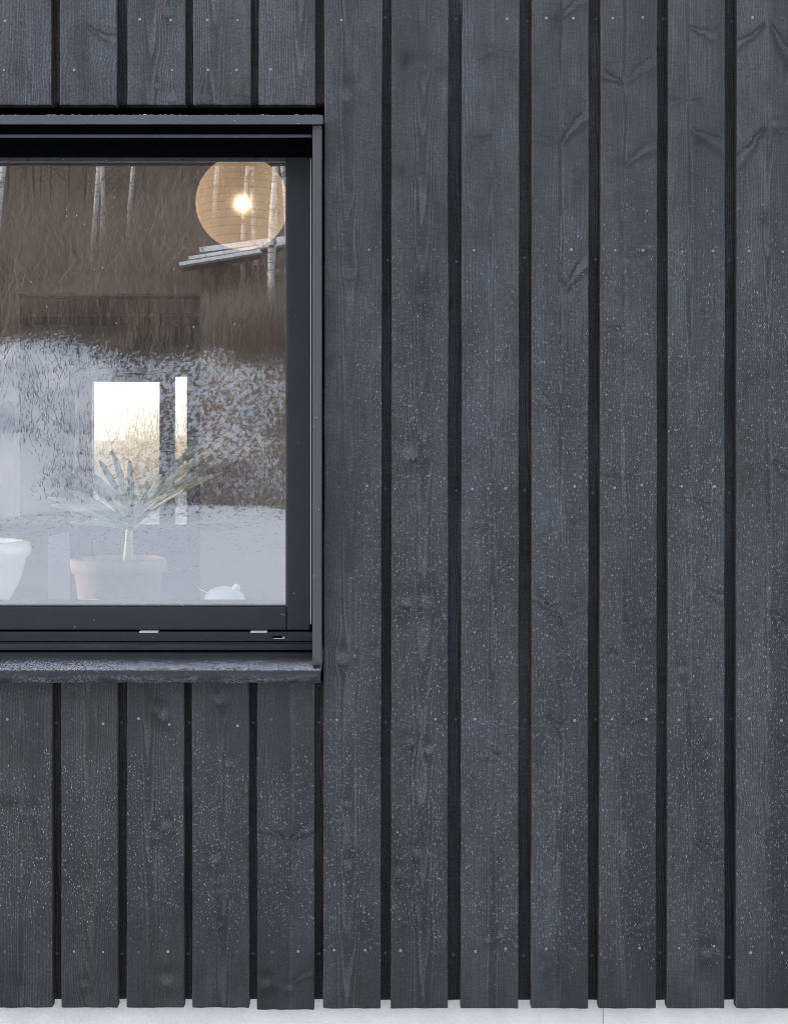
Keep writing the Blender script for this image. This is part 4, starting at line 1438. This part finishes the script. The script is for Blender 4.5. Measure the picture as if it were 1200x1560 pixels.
for px, dist, r, lean, lb in [
    (143, 46, 0.10, 0.010, 'pale birch, left one of the close pair mirrored in the pane'),
    (151, 46.5, 0.09, 0.022, 'pale birch, right one of the close pair mirrored in the pane'),
    (199, 48, 0.09, 0.006, 'single slim birch mirrored right of the close pair'),
    (330, 49, 0.10, 0.02, 'slim birch mirrored left of the paper lantern'),
    (374, 41.5, 0.07, 0.015, 'thin birch mirrored across the middle of the paper lantern'),
    (392, 42, 0.07, -0.012, 'thin dim birch mirrored just right of the lantern bulb'),
    (408, 38.8, 0.09, 0.03, 'leaning birch mirrored near the right edge of the lantern'),
    (418, 38.4, 0.10, 0.008, 'brightest birch mirrored near the right edge of the pane'),
    (434, 40.6, 0.08, -0.01, 'birch mirrored along the very edge of the pane'),
    (-3, 40, 0.12, 0.035, 'broad leaning birch mirrored at the left edge of the pane'),
]:
    birch(px, dist, r, lean, lb)
# far dark trees on the hill as one wood
V, Fc = [], []
rr = random.Random(4)
for i in range(170):
    d_ = rr.uniform(50, 95)
    x_ = rr.uniform(-0.42, 0.0) * d_
    y_ = 2.65 - d_
    z_ = float(terr(x_, y_))
    hh = rr.uniform(7, 14)
    ln = rr.uniform(-0.05, 0.05)
    tube(V, Fc, [Vector((x_, y_, z_ - 0.3)), Vector((x_ + ln * hh * 0.5, y_, z_ + hh * 0.5)), Vector((x_ + ln * hh, y_, z_ + hh))], [rr.uniform(0.05, 0.12), 0.05, 0.015], 5)
    for k in range(14):
        s = rr.uniform(0.2, 0.95)
        p = Vector((x_ + ln * hh * s, y_, z_ + hh * s))
        an = rr.uniform(0, 6.28)
        L = rr.uniform(0.8, 2.4)
        tube(V, Fc, [p, p + Vector((math.cos(an) * L, math.sin(an) * L, L * rr.uniform(0.2, 0.9)))], [0.022, 0.006], 3)
o = mobj('far_wood', V, Fc, MAT['darktwig'])
tag(o, 'bare dark wood on the hillside mirrored in the top of the pane', 'wood', kind='stuff')

# snow covered open shed mirrored below the lantern
sh = M(360, 420, 39.5)
szb = float(terr(sh.x, sh.y))
shed = empty('open_shed', (sh.x, sh.y, szb), 'open timber shed with snow on its slanting roof mirrored below the lantern', 'shed')


def SL(px, py, dist):
    v = M(px, py, dist)
    return v - Vector((sh.x, sh.y, szb))


MAT['greywood'] = plain('weathered shed boards', (0.12, 0.115, 0.115), 0.8, 0.3, 3)
MAT['snow'] = plain('fresh snow', (0.86, 0.87, 0.89), 0.8, 0.04, 4)


def slab(name, p0, p1, dep, th, mat, par):
    """a board running from p0 to p1, deep in y"""
    V = []
    for p in (p0, p1):
        for y in (0, dep):
            for z in (0, th):
                V.append(p + Vector((0, -y, z)))
    return mobj(name, V, [(0, 1, 3, 2), (4, 6, 7, 5), (0, 2, 6, 4), (1, 5, 7, 3), (0, 4, 5, 1), (2, 3, 7, 6)], mat, par)


for a, b, dd in (((302, 388), (470, 366), 0.0), ((289, 402), (440, 378), -0.4), ((278, 414), (400, 394), -0.8)):
    q0, q1 = SL(*a, 39.5), SL(*b, 39.5)
    q0.y -= dd
    q1.y -= dd
    slab('roof_board', q0, q1, 0.8, 0.07, MAT['greywood'], shed)
    q0 = q0 + Vector((0.02, -0.02, 0.072))
    q1 = q1 + Vector((0, -0.02, 0.072))
    slab('snow_cover', q0, q1, 0.76, 0.17 if dd == 0 else 0.11, MAT['snow'], shed)
for px, dy in ((310, 0.1), (327, -0.6), (350, 0.2), (376, -0.3), (430, 0.1)):
    q = SL(px, 395, 39.5)
    box('post', q.x - 0.06, q.x + 0.06, dy - 0.06, dy + 0.06, -0.4, q.z - 0.02, MAT['greywood'], shed)
for py in (408, 418):
    q0, q1 = SL(320, py, 39.7), SL(352, py - 2, 39.7)
    slab('rail', q0, q1, 0.05, 0.10, MAT['greywood'], shed)
q0, q1 = SL(405, 418, 39.7), SL(450, 412, 39.7)
slab('rail', q0, q1, 0.5, 0.12, MAT['snow'], shed)
q0, q1 = SL(320, 440, 41), SL(470, 440, 41)
box('back_panel', q0.x, q1.x, -2.4, -2.3, -0.3, q0.z + 0.9, MAT['darktwig'], shed)
